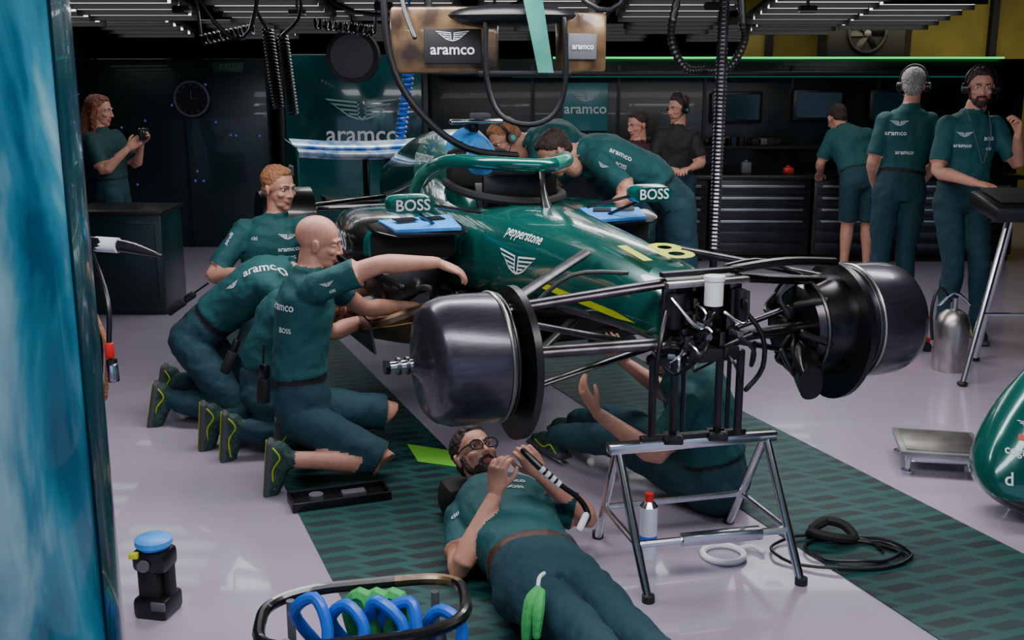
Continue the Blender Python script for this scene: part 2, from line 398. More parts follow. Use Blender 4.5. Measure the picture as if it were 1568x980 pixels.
# ---------------------------------------------------------------- room
b=B(); b.add(g_box((1,7,-.05),(12,18,.1),0),M('epoxy_floor',(163,152,170),.2,var=.05,vs=1.2,bump=.03,bs=9,coat=.3)); b.obj('floor')
CEIL=M('ceiling_dark',(18,18,20),.8); WALL=M('wall_panel_green',(6,34,35),.28,coat=.2,var=.2,vs=2)
WBACK=M('wall_plaster_dark',(22,24,24),.8); WOL=M('wall_olive',(132,122,52),.7,var=.15,vs=2)
b=B(); b.add(g_box((1,7,2.66),(12,18,.1),0),CEIL); b.obj('ceiling')
b=B(); b.add(g_box((1,16.05,1.3),(12,.1,2.6),0),WBACK); b.obj('wall_back')
b=B(); b.add(g_box((-5.05,7,1.3),(.1,18,2.6),0),WBACK); b.obj('wall_left')
b=B(); b.add(g_box((7.05,7,1.3),(.1,18,2.6),0),WBACK); b.obj('wall_right')
b=B(); LP=M('fluorescent_tube',(245,244,244),.5,emit=2.4); FR=M('lamp_frame',(38,38,40),.5)
RT=RX(-7)
for (x,y) in [(-4.05,9.4),(-2.95,8.4),(-1.9,8.7),(-.85,8.4),(-1.95,10.9),(-.75,10.7),(.45,10.4),(1.3,8.6),(2.45,9.0),(1.6,11.0),(2.9,11.2),(-4.0,12.0),(-2.9,12.4),(-1.6,13.2),(-.2,13.0),(1.2,13.2),(2.6,13.4),(.2,8.2),(3.5,10.0)]:
    z=2.29-.008*(y-8); o=V((x,y,z)); b.box(o,(.9,1.3,.04),FR,.004,RT)
    for k in range(5): b.box(o+RT@V((0,-.52+k*1.04/4,-.03)),(.8,.125,.02),LP,0,RT)
    for k in range(6): b.box(o+RT@V((0,-.65+k*1.3/5,-.045)),(.86,.02,.05),FR,0,RT)
    for sx in (-.4,.4): b.cyl(o+V((sx,0,0)),(x+sx,y,2.62),.006,BLK,n=6)
b.obj('ceiling_light_panels')
b=B()
b.box((-3.65,11.0,.93),(2.5,.1,1.86),WALL,.005); 
for k in range(4): b.box((-4.9+k*.83,10.94,.93),(.02,.02,1.86),BLK,0)
for k in range(16): b.ell((random.uniform(-4.3,-2.5),10.945,random.uniform(.6,1.7)),(.012,.004,.012),M('dot_violet',(100,80,190),.4,emit=.3),nu=8,nv=6)  # small violet emissive dots scattered at random over the partition
b.obj('wall_partition_left')
PG=M('glass_panel_teal',(26,98,98),.14,coat=.6,col2=(14,62,68),vs=1.5)
b=B(); b.box((-1.55,10.9,.95),(1.35,.08,1.9),PG,.005); b.box((-2.26,10.88,.95),(.06,.1,1.92),BLK); b.box((-.85,10.88,.95),(.06,.1,1.92),BLK)
decal(b,g_wings(),(-1.47,10.85,1.39),(1,0,0),(0,-1,0),.36,M('print_soft',(150,185,182),.5)); decal(b,g_text('aramco'),(-1.47,10.85,1.13),(1,0,0),(0,-1,0),.24,WHT)
b.obj('wall_partition_glass')
b=B(); WD=M('wall_black_gloss',(9,24,25),.3,coat=.1)
b.box((2.1,11.0,.93),(5.9,.1,1.86),WD,.005)
for k in range(6): b.box((.2+k*.85,10.93,1.42),(.03,.03,.75),BLK,0)
b.box((1.9,10.8,1.02),(5.3,.3,.03),BLKM); b.box((1.9,10.75,1.72),(5.3,.4,.04),BLK)
LED=M('led_green',(60,225,110),.5,emit=1.6); b.box((2.6,10.92,1.87),(4.4,.03,.018),LED,0); b.box((2.3,10.9,1.69),(4.6,.03,.01),M('led_teal',(30,120,105),.5,emit=.5),0)
SCR=M('screen_teal',(36,84,88),.2,emit=.35)
b.box((.72,10.9,1.4),(.44,.04,.46),SCR); decal(b,g_text('aramco'),(.72,10.87,1.38),(1,0,0),(0,-1,0),.14,WHT); decal(b,g_wings(),(.72,10.87,1.5),(1,0,0),(0,-1,0),.14,WHT)
for x,z in ((2.2,1.4),(3.0,1.42),(3.75,1.42)): b.box((x,10.86,z),(.5,.04,.3),BLK,.01); b.box((x,10.835,z),(.44,.01,.24),M('screen_dim',(18,46,52),.15,emit=.12),0)
for i in range(22):
    x=1.1+random.random()*3.4; b.box((x,10.75,1.035+.04),(random.uniform(.03,.1),.08,random.uniform(.03,.1)),random.choice([BLK,GREY,BLKM,TROU,BLKM,BLKM]),.004)
b.obj('wall_partition_right')
b=B(); b.add(g_box((5.0,13.2,1.3),(4.6,.1,2.6),0),WOL)
for x in (3.0,4.6,5.6): b.box((x,13.1,1.3),(.08,.1,2.6),BLKM,0)
b.obj('wall_rear_olive')
b=B(); b.box((3.85,12.4,2.14),(.85,.4,.52),BLKM,.02)
b.add(g_tube([(3.85+.2*math.cos(a),12.18,2.14+.2*math.sin(a)) for a in [k*math.pi/12 for k in range(24)]],.02,8,closed=True),BLK)
for k in range(6):
    a=k*math.pi/3; b.box((3.85+.1*math.cos(a),12.19,2.14+.1*math.sin(a)),(.17,.01,.07),BLK,.003,RY(-math.degrees(a))@RX(25))
b.ell((3.85,12.17,2.14),(.04,.03,.04),GREY); b.cyl((3.6,12.4,2.38),(3.6,12.4,2.62),.02,GREY); b.cyl((4.1,12.4,2.38),(4.1,12.4,2.62),.02,GREY); b.obj('ventilation_fan')
b=B(); CAB=M('cabinet_black',(18,23,26),.35,coat=.2); DR=M('drawer_edge',(160,168,172),.3,.9)
for cx in (1.35,2.3,3.25,4.2):
    b.box((cx,10.35,.42),(.92,.6,.7),CAB,.008); b.box((cx,10.35,.04),(.86,.5,.08),BLKM)
    for k in range(6):
        z=.14+k*.108; b.box((cx,10.045,z),(.86,.02,.085),CAB,.004)
        if k>1: b.box((cx,10.03,z+.03),(.78,.02,.022),DR,.003)
b.box((2.78,10.35,.79),(3.85,.64,.04),BLK,.008); b.obj('tool_cabinet')
b=B(); 
for (x,m,h) in ((2.6,RED,.05),(2.2,GREY,.1),(3.3,BLKM,.2),(1.5,GREY,.06),(1.75,BLK,.15)):
    b.box((x,10.3,.81+h/2),(.09,.09,h),m,.01); b.cyl((x,10.3,.81+h),(x,10.3,.83+h),.02,m)
b.obj('bench_tools')
b=B(); b.box((-2.86,8.05,.37),(.66,.5,.74),M('counter_green',(8,38,38),.3,coat=.3),.01); b.box((-2.86,8.05,.75),(.7,.54,.03),BLK,.006); b.box((-2.86,7.79,.37),(.56,.012,.6),M('counter_face',(8,34,34),.35),.004); b.obj('counter_cabinet')
b=B(); b.cyl((-3.12,10.94,1.48),(-3.12,10.8,1.48),.165,BLK,n=28); b.add(g_tube([(-3.12+.165*math.cos(a),10.8,1.48+.165*math.sin(a)) for a in [k*math.pi/14 for k in range(28)]],.012,8,closed=True),GREY)
for k in range(12):
    a=k*math.pi/6; b.box((-3.12+.13*math.cos(a),10.79,1.48+.13*math.sin(a)),(.022,.006,.006),GREY,0,RY(-math.degrees(a)))
b.box((-3.12,10.79,1.52),(.008,.006,.09),GREY,0); b.box((-3.09,10.79,1.48),(.07,.006,.008),GREY,0); b.obj('wall_clock')
b=B(); b.box((-2.78,10.93,1.78),(.3,.03,.1),M('exit_green',(14,52,34),.4,emit=.1)); decal(b,g_text('EXIT'),(-2.78,10.91,1.78),(1,0,0),(0,-1,0),.08,GREY); b.obj('exit_sign')
b=B(); b.cyl((-1.4,10.0,1.87),(-1.4,9.8,1.87),.23,BLKM,n=28); b.cyl((-1.4,9.8,1.87),(-1.4,9.79,1.87),.19,BLK,n=28); b.cyl((-1.4,9.9,2.05),(-1.4,9.9,2.62),.02,BLK); b.obj('ceiling_speaker')
# ---------------------------------------------------------------- floor mats in car orientation
YAW=21.5; CP=(.605,3.77,0)
mm=D.materials.new('mat_hatch'); mm.use_nodes=True; nt=mm.node_tree; N=nt.nodes; L=nt.links
tc=N.new('ShaderNodeTexCoord'); sx=N.new('ShaderNodeSeparateXYZ'); L.new(tc.outputs['Object'],sx.inputs[0])
ma=N.new('ShaderNodeMath'); ma.operation='MULTIPLY_ADD'; ma.inputs[1].default_value=.9; L.new(sx.outputs['Y'],ma.inputs[0]); L.new(sx.outputs['X'],ma.inputs[2])
cb=N.new('ShaderNodeCombineXYZ'); L.new(ma.outputs[0],cb.inputs['X']); L.new(sx.outputs['Y'],cb.inputs['Y'])
br=N.new('ShaderNodeTexBrick'); L.new(cb.outputs[0],br.inputs['Vector']); br.inputs['Scale'].default_value=1; br.inputs['Brick Width'].default_value=.17; br.inputs['Row Height'].default_value=.085
br.inputs['Mortar Size'].default_value=.019; br.inputs['Color1'].default_value=lin((6,26,28)); br.inputs['Color2'].default_value=lin((10,48,48)); br.inputs['Mortar'].default_value=lin((14,70,66)); br.inputs['Mortar Smooth'].default_value=.1
L.new(br.outputs[0],N['Principled BSDF'].inputs['Base Color']); N['Principled BSDF'].inputs['Roughness'].default_value=.5
fm=empty('floor_mat',CP,YAW)
b=B(); b.add(g_box((-.84,1.2,.002),(.8,6.4,.004),0),mm); b.add(g_box((.82,1.2,.002),(.74,6.4,.004),0),mm); b.obj('mat_strips',fm)
b=B(); b.add(g_prism([(-.62,1.25,.006),(-.4,1.05,.006),(-.4,1.3,.006),(-.6,1.5,.006)],(0,0,.001)),M('lime_mark',(110,190,60),.5)); b.obj('mat_mark',fm)
# ---------------------------------------------------------------- CAR
RIDE=.46
car=empty('racing_car',(CP[0],CP[1],RIDE),YAW)
def sec(u,hw,zb,zt,n=3.0,cx=0,k=32,top=1.0):
    out=[]
    for i in range(k):
        a=2*math.pi*(i+.5)/k; c,s=math.cos(a),math.sin(a)
        x=hw*math.copysign(abs(c)**(2/n),c); z=math.copysign(abs(s)**(2/n),s)
        x*= (1-(1-top)*max(0,z))
        out.append(V((cx+x,u,(zb+zt)/2+(zt-zb)/2*z)))
    return out
def loftk(keys,k=4,**kw):
    R=[sec(*q[:4],**{**kw,**(q[4] if len(q)>4 else {})}) for q in keys]; n=len(R[0])
    rows=[cat([r[i] for r in R],k) for i in range(n)]
    return g_loft([[rows[i][j] for i in range(n)] for j in range(len(rows[0]))])
def bodymat(c):
    if c.z<.39-.12*max(0,min(1,(c.y-.3)/1.2)): return CARB
    return CARG
b=B()
b.add(loftk([(-.08,.15,.34,.59),(.3,.18,.33,.632),(.8,.225,.29,.668),(1.25,.28,.22,.69),(1.7,.31,.16,.70),(2.2,.31,.14,.72),(2.45,.26,.14,.74)],top=.88),bodymat)
body=b.obj('chassis',car,40)
cb=B(); cb.add(loftk([(1.36,.06,.45,1.0),(1.5,.19,.42,1.0),(1.8,.225,.4,1.0),(2.05,.2,.4,1.0),(2.14,.12,.45,1.0)],n=2.4),BLKM); cut=cb.obj('cut',car)
md=body.modifiers.new('b','BOOLEAN'); md.operation='DIFFERENCE'; md.object=cut; md.solver='EXACT'
bpy.context.view_layer.update(); dg=bpy.context.evaluated_depsgraph_get(); nm=D.meshes.new_from_object(body.evaluated_get(dg)); body.modifiers.clear(); 
if len(nm.polygons)>50:
    body.data=nm
D.objects.remove(cut)
bv=bvh_of(body)
b=B()
b.tube([(-.19,2.1,.725),(-.235,1.8,.72),(-.2,1.5,.71),(-.07,1.35,.7),(.07,1.35,.7),(.2,1.5,.71),(.235,1.8,.72),(.19,2.1,.725)],.022,BLKM,8)
b.box((0,2.14,.79),(.34,.12,.2),BLKM,.04); b.box((0,1.75,.66),(.3,.02,.19),BLK,.02,RX(-20)); b.box((0,1.55,.73),(.38,.03,.16),BLK,.01); b.box((.0,1.52,.83),(.3,.02,.05),BLKM,.01)
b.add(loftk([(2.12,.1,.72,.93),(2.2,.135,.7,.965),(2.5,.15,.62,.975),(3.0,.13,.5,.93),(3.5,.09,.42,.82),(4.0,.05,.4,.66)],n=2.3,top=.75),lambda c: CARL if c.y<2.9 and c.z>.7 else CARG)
b.add(loftk([(2.4,.34,.2,.7),(2.8,.3,.2,.66),(3.3,.22,.2,.58),(3.9,.12,.24,.46)],n=2.4,top=.7),CARG)
for s in (-1,1):
    b.add(loftk([(1.6,.22,.40,.6,dict(cx=s*.52)),(1.8,.27,.36,.62,dict(cx=s*.54)),(2.3,.25,.30,.6,dict(cx=s*.5)),(2.9,.2,.26,.5,dict(cx=s*.42)),(3.5,.12,.22,.38,dict(cx=s*.32))],n=3.2,top=.9),lambda c:(CARB if (c.z<.42 or (abs(c.x)>.62 and c.y>1.62 and c.y<2.1)) else CARG))
    b.box((s*.52,1.585,.505),(.4,.03,.16),BLKM,.03)
    b.add(loftk([(1.60,.22,.565,.605,dict(cx=s*.52)),(1.5,.215,.56,.585,dict(cx=s*.51)),(1.42,.17,.555,.565,dict(cx=s*.48))],n=5),CARB)
    b.add(g_prism([(s*.34,1.6,.612),(s*.68,1.62,.598),(s*.64,1.46,.572),(s*.34,1.42,.574)],(0,0,.014)),BLUE)
    for k in range(2):
        b.add(g_prism([(s*(.4+.13*k),1.57,.624),(s*(.5+.13*k),1.57,.62),(s*(.48+.13*k),1.53,.61),(s*(.38+.13*k),1.53,.614)],(0,0,.003)),BLK)
    b.add(loftk([(1.32,.1,.675,.745,dict(cx=s*.6)),(1.4,.105,.67,.755,dict(cx=s*.6)),(1.44,.07,.685,.74,dict(cx=s*.6))],n=4),lambda c: GLASS if c.y>1.43 else CARG)
    b.cyl((s*.56,1.4,.67),(s*.45,1.5,.6),.008,CARB,n=8); b.cyl((s*.5,1.38,.7),(s*.27,1.36,.66),.008,CARB,n=8)
    b.box((s*.5,1.95,.3),(.3,.5,.16),STEEL,.02,RY(s*14)); b.tube([(s*.3,1.5,.25),(s*.55,1.45,.2),(s*.75,1.6,.12),(s*.78,2.1,.1)],.03,TAN,8)
    R=[]
    for i in range(9):
        q=i/8; x=.36+.42*q; y=1.18+.35*q*q; R.append([(s*x,y,.28-.16*q),(s*x,y+.02,.28-.16*q),(s*(x-.03),y+.16,.05),(s*(x-.03),y+.14,.05)])
    b.add(g_loft(R),TAN)
    b.add(g_prism([(s*.76,1.4,.03),(s*.78,1.9,.03),(s*.78,1.9,.2),(s*.76,1.5,.16)],(s*.01,0,0)),CARB)
b.box((0,2.1,.07),(1.0,1.8,.03),CARB,.01)
for i in range(20): 
    a=V((random.uniform(-.7,-.3),random.uniform(1.4,2.6),random.uniform(.14,.36))); b.tube([a,a+V((random.uniform(-.1,.1),random.uniform(.1,.3),random.uniform(-.1,.1))),a+V((random.uniform(-.2,.1),random.uniform(.3,.5),random.uniform(-.1,.12)))],random.uniform(.008,.022),random.choice([BLK,STEEL,SIL,TAN]),8)
hal=cat([(-.33,2.2,.68),(-.335,2.0,.79),(-.3,1.72,.865),(-.19,1.44,.875),(0,1.3,.868),(.19,1.44,.875),(.3,1.72,.865),(.335,2.0,.79),(.33,2.2,.68)],5)
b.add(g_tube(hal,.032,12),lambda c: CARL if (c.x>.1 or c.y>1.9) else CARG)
b.tube([(0,1.31,.865),(0,1.27,.76),(0,1.2,.65)],[.022,.017,.03],CARB,10)
b.add(loftk([(2.08,.085,.76,.93),(2.12,.105,.73,.96),(2.3,.13,.8,.995)],n=2.6,top=.6),BLUE)
b.box((0,2.15,1.03),(.3,.05,.025),SIL,.01); b.box((0,2.25,1.0),(.05,.14,.06),BLK,.015); b.box((0,2.1,1.06),(.09,.09,.03),GREY,.01)
def wing(c,span,chord,th,ang,mat):
    R=[]
    for s in (-.5,-.25,0,.25,.5):
        r=[]
        for i in range(20):
            a=2*math.pi*i/20; x=math.cos(a)*.5; z=math.sin(a)*(.5*(.6-x)+.1)*th-.12*(.25-x*x)*chord*2
            p=RX(ang)@V((0,x*chord,z)); r.append(V(c)+p+V((s*span,0,-.03*(1-4*s*s)+.03)))
        R.append(r)
    return g_loft(R)
WCH=M('wing_chrome',(215,228,235),.2,.5,col2=(80,150,215),vs=7,stretch=(2,1,1))
b.add(wing((-.03,4.2,.73),1.1,.26,.06,5,WCH),WCH); b.add(wing((-.03,4.36,.775),1.1,.13,.04,20,WCH),WCH)
for s in (-1,1):
    b.add(g_prism([(s*.56-.03,4.02,.5),(s*.56-.03,4.5,.5),(s*.56-.03,4.5,.82),(s*.56-.03,4.08,.79),(s*.56-.03,4.02,.72)],(s*.012,0,0)),CARG); b.box((s*.08,4.25,.5),(.014,.14,.44),CARB)
b.add(wing((0,4.2,.4),.8,.2,.05,5,CARB),CARB); b.box((0,3.95,.32),(.2,.4,.14),CARB,.04)
for s in (-1,1):
    b.add(g_tube([(s*.6,3.55,.36),(s*.62,3.55,.36),(s*.9,3.55,.36),(s*.94,3.55,.36)],[.17,.22,.22,.2],28,rnd=False),CARB)
    for (q,z) in ((3.3,.3),(3.75,.3),(3.35,.46),(3.7,.48)): b.tube([(s*.1,q,z),(s*.62,3.55,z-.02)],.014,CARB,8,2)
b.obj('bodywork',car,40)
b=B()
b.box((0,-.1,.465),(.28,.03,.26),BLKM,.012); b.box((0,-.13,.59),(.32,.09,.022),STEELL,.006)
for s in (-1,1): b.box((s*.13,-.125,.53),(.05,.02,.11),STEEL,.005)
for i in range(10): 
    a=i*math.pi/5; b.cyl((.115*math.cos(a),-.12,.465+.105*math.sin(a)),(.115*math.cos(a),-.135,.465+.105*math.sin(a)),.008,SIL,n=8)
b.cyl((0.0,-.2,.52),(0.0,-.2,.605),.032,WHT,n=20); b.cyl((0,-.2,.605),(0,-.2,.62),.036,WHT,n=20); b.box((0,-.16,.53),(.05,.1,.02),BLK)
for s in (-1,1):
    b.cyl((s*.06,-.12,.43),(s*.06,-.24,.43),.022,BLK,n=14); b.cyl((s*.06,-.24,.43),(s*.06,-.28,.43),.012,SIL,n=10)
    b.cyl((s*.1,-.16,.34),(s*.1,-.16,.56),.014,BLK,n=10); b.box((s*.13,-.15,.5),(.035,.07,.12),BLKM,.008); b.cyl((s*.02,-.19,.36),(s*.16,-.19,.4),.018,GUN,n=12)
    b.tube([(s*.05,-.26,.43),(s*.1,-.3,.38),(s*.15,-.22,.3),(s*.2,-.16,.36)],.008,BLK,8); b.tube([(s*.02,-.24,.5),(s*.09,-.26,.46),(s*.15,-.18,.55)],.006,SIL,8)
    b.tube([(s*.14,-.14,.5),(s*.2,-.2,.4),(s*.21,-.2,.28),(s*.16,-.18,.2)],.009,BLK,8)
b.cyl((-.14,-.17,.395),(.14,-.17,.395),.02,BLK,n=14); b.box((0,-.19,.35),(.2,.07,.05),BLKM,.01)
for i in range(26):
    p=V((random.uniform(-.14,.14),-.15-random.random()*.08,random.uniform(.32,.56))); b.box(p,(random.uniform(.015,.04),.03,random.uniform(.015,.05)),random.choice([BLK,STEEL,GUN,BLKM]),.004); 
    if i%3==0: b.tube([p,p+V((random.uniform(-.05,.05),-.05,-.03)),p+V((random.uniform(-.08,.08),-.01,-.09))],.005,random.choice([BLK,SIL]),6)
b.obj('front_bulkhead',car)
b=B()
def blade(a,c,wd,th,mat):
    a=V(a);c=V(c);t=(c-a).normalized(); s=V((0,1,0)); s=(s-t*s.dot(t)).normalized(); q=t.cross(s); R=[]
    for i in range(7):
        f=i/6; p=a.lerp(c,f); ww=wd*(1.15 if f in(0,1) else 1)
        R.append([p+s*ww*math.cos(x)+q*th*math.sin(x) for x in [2*math.pi*k/14 for k in range(14)]])
    b.add(g_loft(R),mat)
DRM=M('drum_carbon',(74,70,80),.3,.75,var=.14,vs=60,stretch=(.15,1,1),coat=.3)
for s in (-1,1):
    blade((s*.14,-.12,.59),(s*.66,.0,.52),.028,.017,GUN); blade((s*.19,.42,.61),(s*.66,.03,.525),.026,.015,GUN)
    blade((s*.12,-.14,.385),(s*.68,-.03,.37),.03,.021,GUN); blade((s*.2,.5,.33),(s*.66,.04,.25),.022,.011,CARB); blade((s*.12,-.05,.36),(s*.66,.0,.22),.022,.011,CARB)
    blade((s*.15,.05,.34),(s*.64,.02,.47),.016,.012,GUN)
    prof=[(.685,.15),(.69,.19),(.71,.212),(.74,.217),(.82,.218),(.89,.214),(.93,.2),(.955,.175),(.965,.12),(.97,.07),(.985,.045),(1.0,.03)]
    b.add(g_tube([(s*x,0,.36) for x,r in prof],[r for x,r in prof],48,rnd=False),DRM)
    b.cyl((s*.99,0,.36),(s*1.085,0,.36),.02,SIL,r2=.016,n=20)
    for x in (1.01,1.04): b.cyl((s*x,0,.36),(s*(x+.01),0,.36),.03,STEEL,n=20)
    b.cyl((s*1.075,0,.36),(s*1.09,0,.36),.026,GUN,n=6)
    for rr,xx,mt,th in ((.217,.723,STEELL,.006),(.214,.705,STEEL,.004)):
        b.add(g_tube([(s*xx,rr*math.cos(a),.36+rr*math.sin(a)) for a in [k*math.pi/20 for k in range(40)]],th,6,closed=True),mt)
    R=[]
    for x in (.635,.66):
        R.append([(s*x,(.2 if math.cos(a)>0 else .245)*math.cos(a),.35+(.245+.035*(max(0,-math.sin(a))))*math.sin(a)) for a in [k*math.pi/24 for k in range(48)]])
    b.add(g_loft(R),BLK)
    if s<0: b.add(g_tube([(s*x,0,.36) for x in (.59,.6,.635)],[.1,.13,.14],32,rnd=False),CARB)
    else:
        b.add(g_tube([(s*x,0,.36) for x in (.47,.48,.51,.635)],[.11,.155,.18,.19],32,rnd=False),GUN)
        b.add(g_tube([(s*.5,.185*math.cos(a),.36+.185*math.sin(a)) for a in [k*math.pi/20 for k in range(40)]],.008,6,closed=True),STEEL)
        for k in range(7):
            a=k*.9+.4; b.tube([(s*.47,.04*math.cos(a),.36+.04*math.sin(a)),(s*.43,.12*math.cos(a),.36+.12*math.sin(a)),(s*.51,.18*math.cos(a+.2),.36+.18*math.sin(a+.2))],.013,random.choice([STEEL,BLK,TAN]),8)
    b.tube([(s*.6,0,.5),(s*.4,.08,.6),(s*.2,.05,.6)],.008,BLK,8)
b.add(loftk([(-.2,.05,.14,.26,dict(cx=.42)),(-.12,.06,.16,.3,dict(cx=.46)),(.0,.06,.2,.34,dict(cx=.52))],n=2.5),CARB)
b.tube([(.12,-.12,.62),(.35,-.1,.63),(.62,-.03,.6)],.016,BLK,8); b.box((.0,-.12,.62),(.32,.03,.02),BLK,.006)
b.tube([(.36,-.1,.3),(.4,-.12,.22),(.48,-.12,.17),(.54,-.1,.22),(.5,-.1,.3)],.012,CARB,8)
b.obj('front_suspension',car)
b=B()
decal(b,g_text('pepperstone'),(-.24,.98,.61),(0,-1,0),(-1,0,.15),.062,WHT,bv,.004); decal(b,g_wings(),(-.24,.98,.49),(0,-1,0),(-1,0,0),.16,WHT,bv,.004)
g18=g_text('18'); sl=math.atan2(.042,.38)
decal(b,g18,(-.01,.2,.634),(1,0,0),(0,-math.sin(sl),math.cos(sl)),.30,YEL,None,.004)
g=([V((i/20,(.02 if j else -.02)*(1 if i<16 else (20-i)/4),0)) for i in range(21) for j in (0,1)],[(2*i,2*i+2,2*i+3,2*i+1) for i in range(20)])
decal(b,g,(-.2,.75,.43),(0,-1,-.02),(-1,0,0),.7,YEL,bv,.004)
decal(b,g_text('BOSS'),(-.6,1.315,.71),(1,0,0),(0,-1,0),.07,WHT); decal(b,g_text('BOSS'),(.6,1.315,.71),(1,0,0),(0,-1,0),.07,WHT)
decal(b,g_text('BOSS'),(-.812,1.85,.5),(0,-1,0),(-1,0,0),.12,WHT); decal(b,g_text('cognizant'),(-.152,2.6,.82),(0,-1,0),(-1,0,.2),.09,WHT)
decal(b,g_text('CITI'),(-.602,4.25,.62),(0,-1,0),(-1,0,0),.1,WHT)
b.obj('livery_marks',car)
# ---------------------------------------------------------------- trestle
b=B(); FL,FRt,RL,RR=V((.46,3.37,0)),V((1.01,3.5,0)),V((.33,3.89,0)),V((.86,4.03,0)); TL,TR=V((.37,3.62,.46)),V((.92,3.75,.46))
for f,t in ((FL,TL),(RL,TL),(FRt,TR),(RR,TR)): b.cyl(f,t,.016,SIL,n=12); b.cyl(f,f+V((0,0,.025)),.022,RUB,n=12)
b.box((TL+TR)/2,(.64,.05,.035),SIL,.006,RZ(14)); b.cyl(TL+V((-.03,0,.0)),TR+V((.03,0,0)),.017,SIL,n=12)
b.cyl(FL.lerp(TL,.36),FRt.lerp(TR,.36),.014,SIL,n=10); b.cyl(RL.lerp(TL,.36),RR.lerp(TR,.36),.012,SIL,n=10); b.cyl(FL.lerp(TL,.36),RL.lerp(TL,.36),.012,SIL,n=10); b.cyl(FRt.lerp(TR,.36),RR.lerp(TR,.36),.012,SIL,n=10)
b.box(FL.lerp(TL,.36).lerp(FRt.lerp(TR,.36),.55),(.3,.045,.04),SIL,.006,RZ(13))
for q in (.22,.36,.66,.8):
    p=TL.lerp(TR,q); b.box(p+V((0,0,.17)),(.026,.03,.32),BLK,.006)
    if q in (.36,.66): b.box(p+V((0,0,.02)),(.07,.08,.03),BLK,.006); b.box(p+V((0,0,.325)),(.06,.05,.02),SIL,.004); b.cyl(p+V((.03,-.02,.05)),p+V((.03,-.02,.32)),.008,BLK,n=8)
b.box(TL.lerp(TR,.5)+V((0,0,.02)),(.4,.03,.03),BLK,.004,RZ(14)); b.box(TL.lerp(TR,.5)+V((0,0,.31)),(.36,.03,.03),BLK,.004,RZ(14)); b.obj('car_stand_trestle')
b=B(); c=(.5,3.72)
b.cyl((c[0],c[1],.0),(c[0],c[1],.2),.033,M('can_white',(215,225,235),.35,.3),n=24); b.add(g_tube([(c[0],c[1],.2),(c[0],c[1],.215),(c[0],c[1],.22)],[.033,.022,.018],24,rnd=False),SIL); b.cyl((c[0],c[1],.22),(c[0],c[1],.25),.016,RED,n=16); b.cyl((c[0],c[1],.06),(c[0],c[1],.09),.0335,BLUD,n=24); b.obj('spray_can')
b=B(); b.add(g_tube([(.78+.075*math.cos(a),3.72+.075*math.sin(a),.012) for a in [k*math.pi/14 for k in range(28)]],.012,8,closed=True),WHT); b.tube([(.84,3.76,.012),(.9,3.78,.014),(.93,3.74,.012)],.01,WHT); b.obj('cable_tie_ring')
b=B(); pts=[]
for i in range(34):
    a=i*.42; r=.17+.05*math.sin(a*.37); pts.append((1.18+r*1.15*math.cos(a)+.004*i,3.74+r*.7*math.sin(a),.01+.004*(i%3)))
b.tube(pts,.006,BLK,6,2); b.tube([(1.25,3.85,.012),(1.38,3.8,.012),(1.45,3.7,.012),(1.33,3.6,.012),(1.18,3.62,.012)],.007,BLK,6)
b.tube([(1.14,3.88,.02),(1.2,3.93,.05),(1.27,3.9,.05),(1.3,3.84,.02),(1.22,3.82,.03),(1.14,3.86,.04),(1.2,3.9,.06)],.018,BLKM,8); b.obj('coiled_cable')
b=B(); R=RZ(20); o=V((-.72,4.26,0))
b.box(o+V((0,0,.008)),(.4,.14,.016),BLK,.004,R)
for (dx,dy,sx_,sy_) in ((0,.07,.4,.012),(0,-.07,.4,.012),(.2,0,.012,.15),(-.2,0,.012,.15)): b.box(o+R@V((dx,dy,.02)),(sx_,sy_,.04),BLK,.004,R)
b.cyl(o+R@V((-.1,-.02,.015)),o+R@V((-.1,-.02,.05)),.03,GREY); b.box(o+R@V((.06,.0,.025)),(.1,.05,.025),GREY,.005,R); b.obj('parts_tray')
b=B(); R=RZ(-12); o=V((1.93,4.68,0)); PL=M('platform_alu',(158,158,154),.35,.7,var=.12,vs=8)
b.box(o+V((0,0,.1)),(.36,.34,.025),PL,.005,R); b.box(o+V((0,0,.115)),(.31,.29,.005),STEELL,.002,R)
for dx in (-.14,.14):
    for dy in (-.13,.13): p=o+R@V((dx,dy,0)); b.cyl(p,p+V((0,0,.09)),.012,SIL,n=10); b.cyl(p,p+V((0,0,.015)),.03,SIL,n=14)
b.box(o+R@V((0,-.1,.06)),(.3,.02,.03),SIL,.003,R); b.obj('corner_weight_scale')
b=B()
def nsec(c,rx,ry,tilt):
    R=RX(tilt); return [V(c)+R@V((rx*math.copysign(abs(math.cos(a))**.7,math.cos(a)),ry*math.copysign(abs(math.sin(a))**.7,math.sin(a)),0)) for a in [2*math.pi*k/24 for k in range(24)]]
keys=[((2.36,4.3,.78),.05,.05,20),((2.27,4.25,.62),.11,.09,20),((2.14,4.2,.42),.165,.13,12),((2.05,4.14,.24),.185,.15,4),((2.05,4.1,.12),.175,.15,0),((2.12,4.08,.04),.12,.12,0)]
RR_=[nsec(*k) for k in keys]; rows=[cat([r[i] for r in RR_],4) for i in range(24)]
b.add(g_loft([[rows[i][j] for i in range(24)] for j in range(len(rows[0]))]),lambda c: CARB if (c.z<.13 or c.x>2.05+.45*c.z+.1) else CARG)
no=b.obj('nose_cone'); nb=bvh_of(no)
b=B(); decal(b,g_text('cognizant'),(2.0,3.97,.3),(.5,0,-.05),(-.3,-1,.1),.045,WHT,nb,.003); decal(b,g_wings(),(2.02,3.97,.4),(.5,0,0),(-.3,-1,.1),.06,WHT,nb,.003); decal(b,g_text('d'),(1.93,3.97,.2),(.5,0,0),(-.3,-1,.1),.07,WHT,nb,.003)
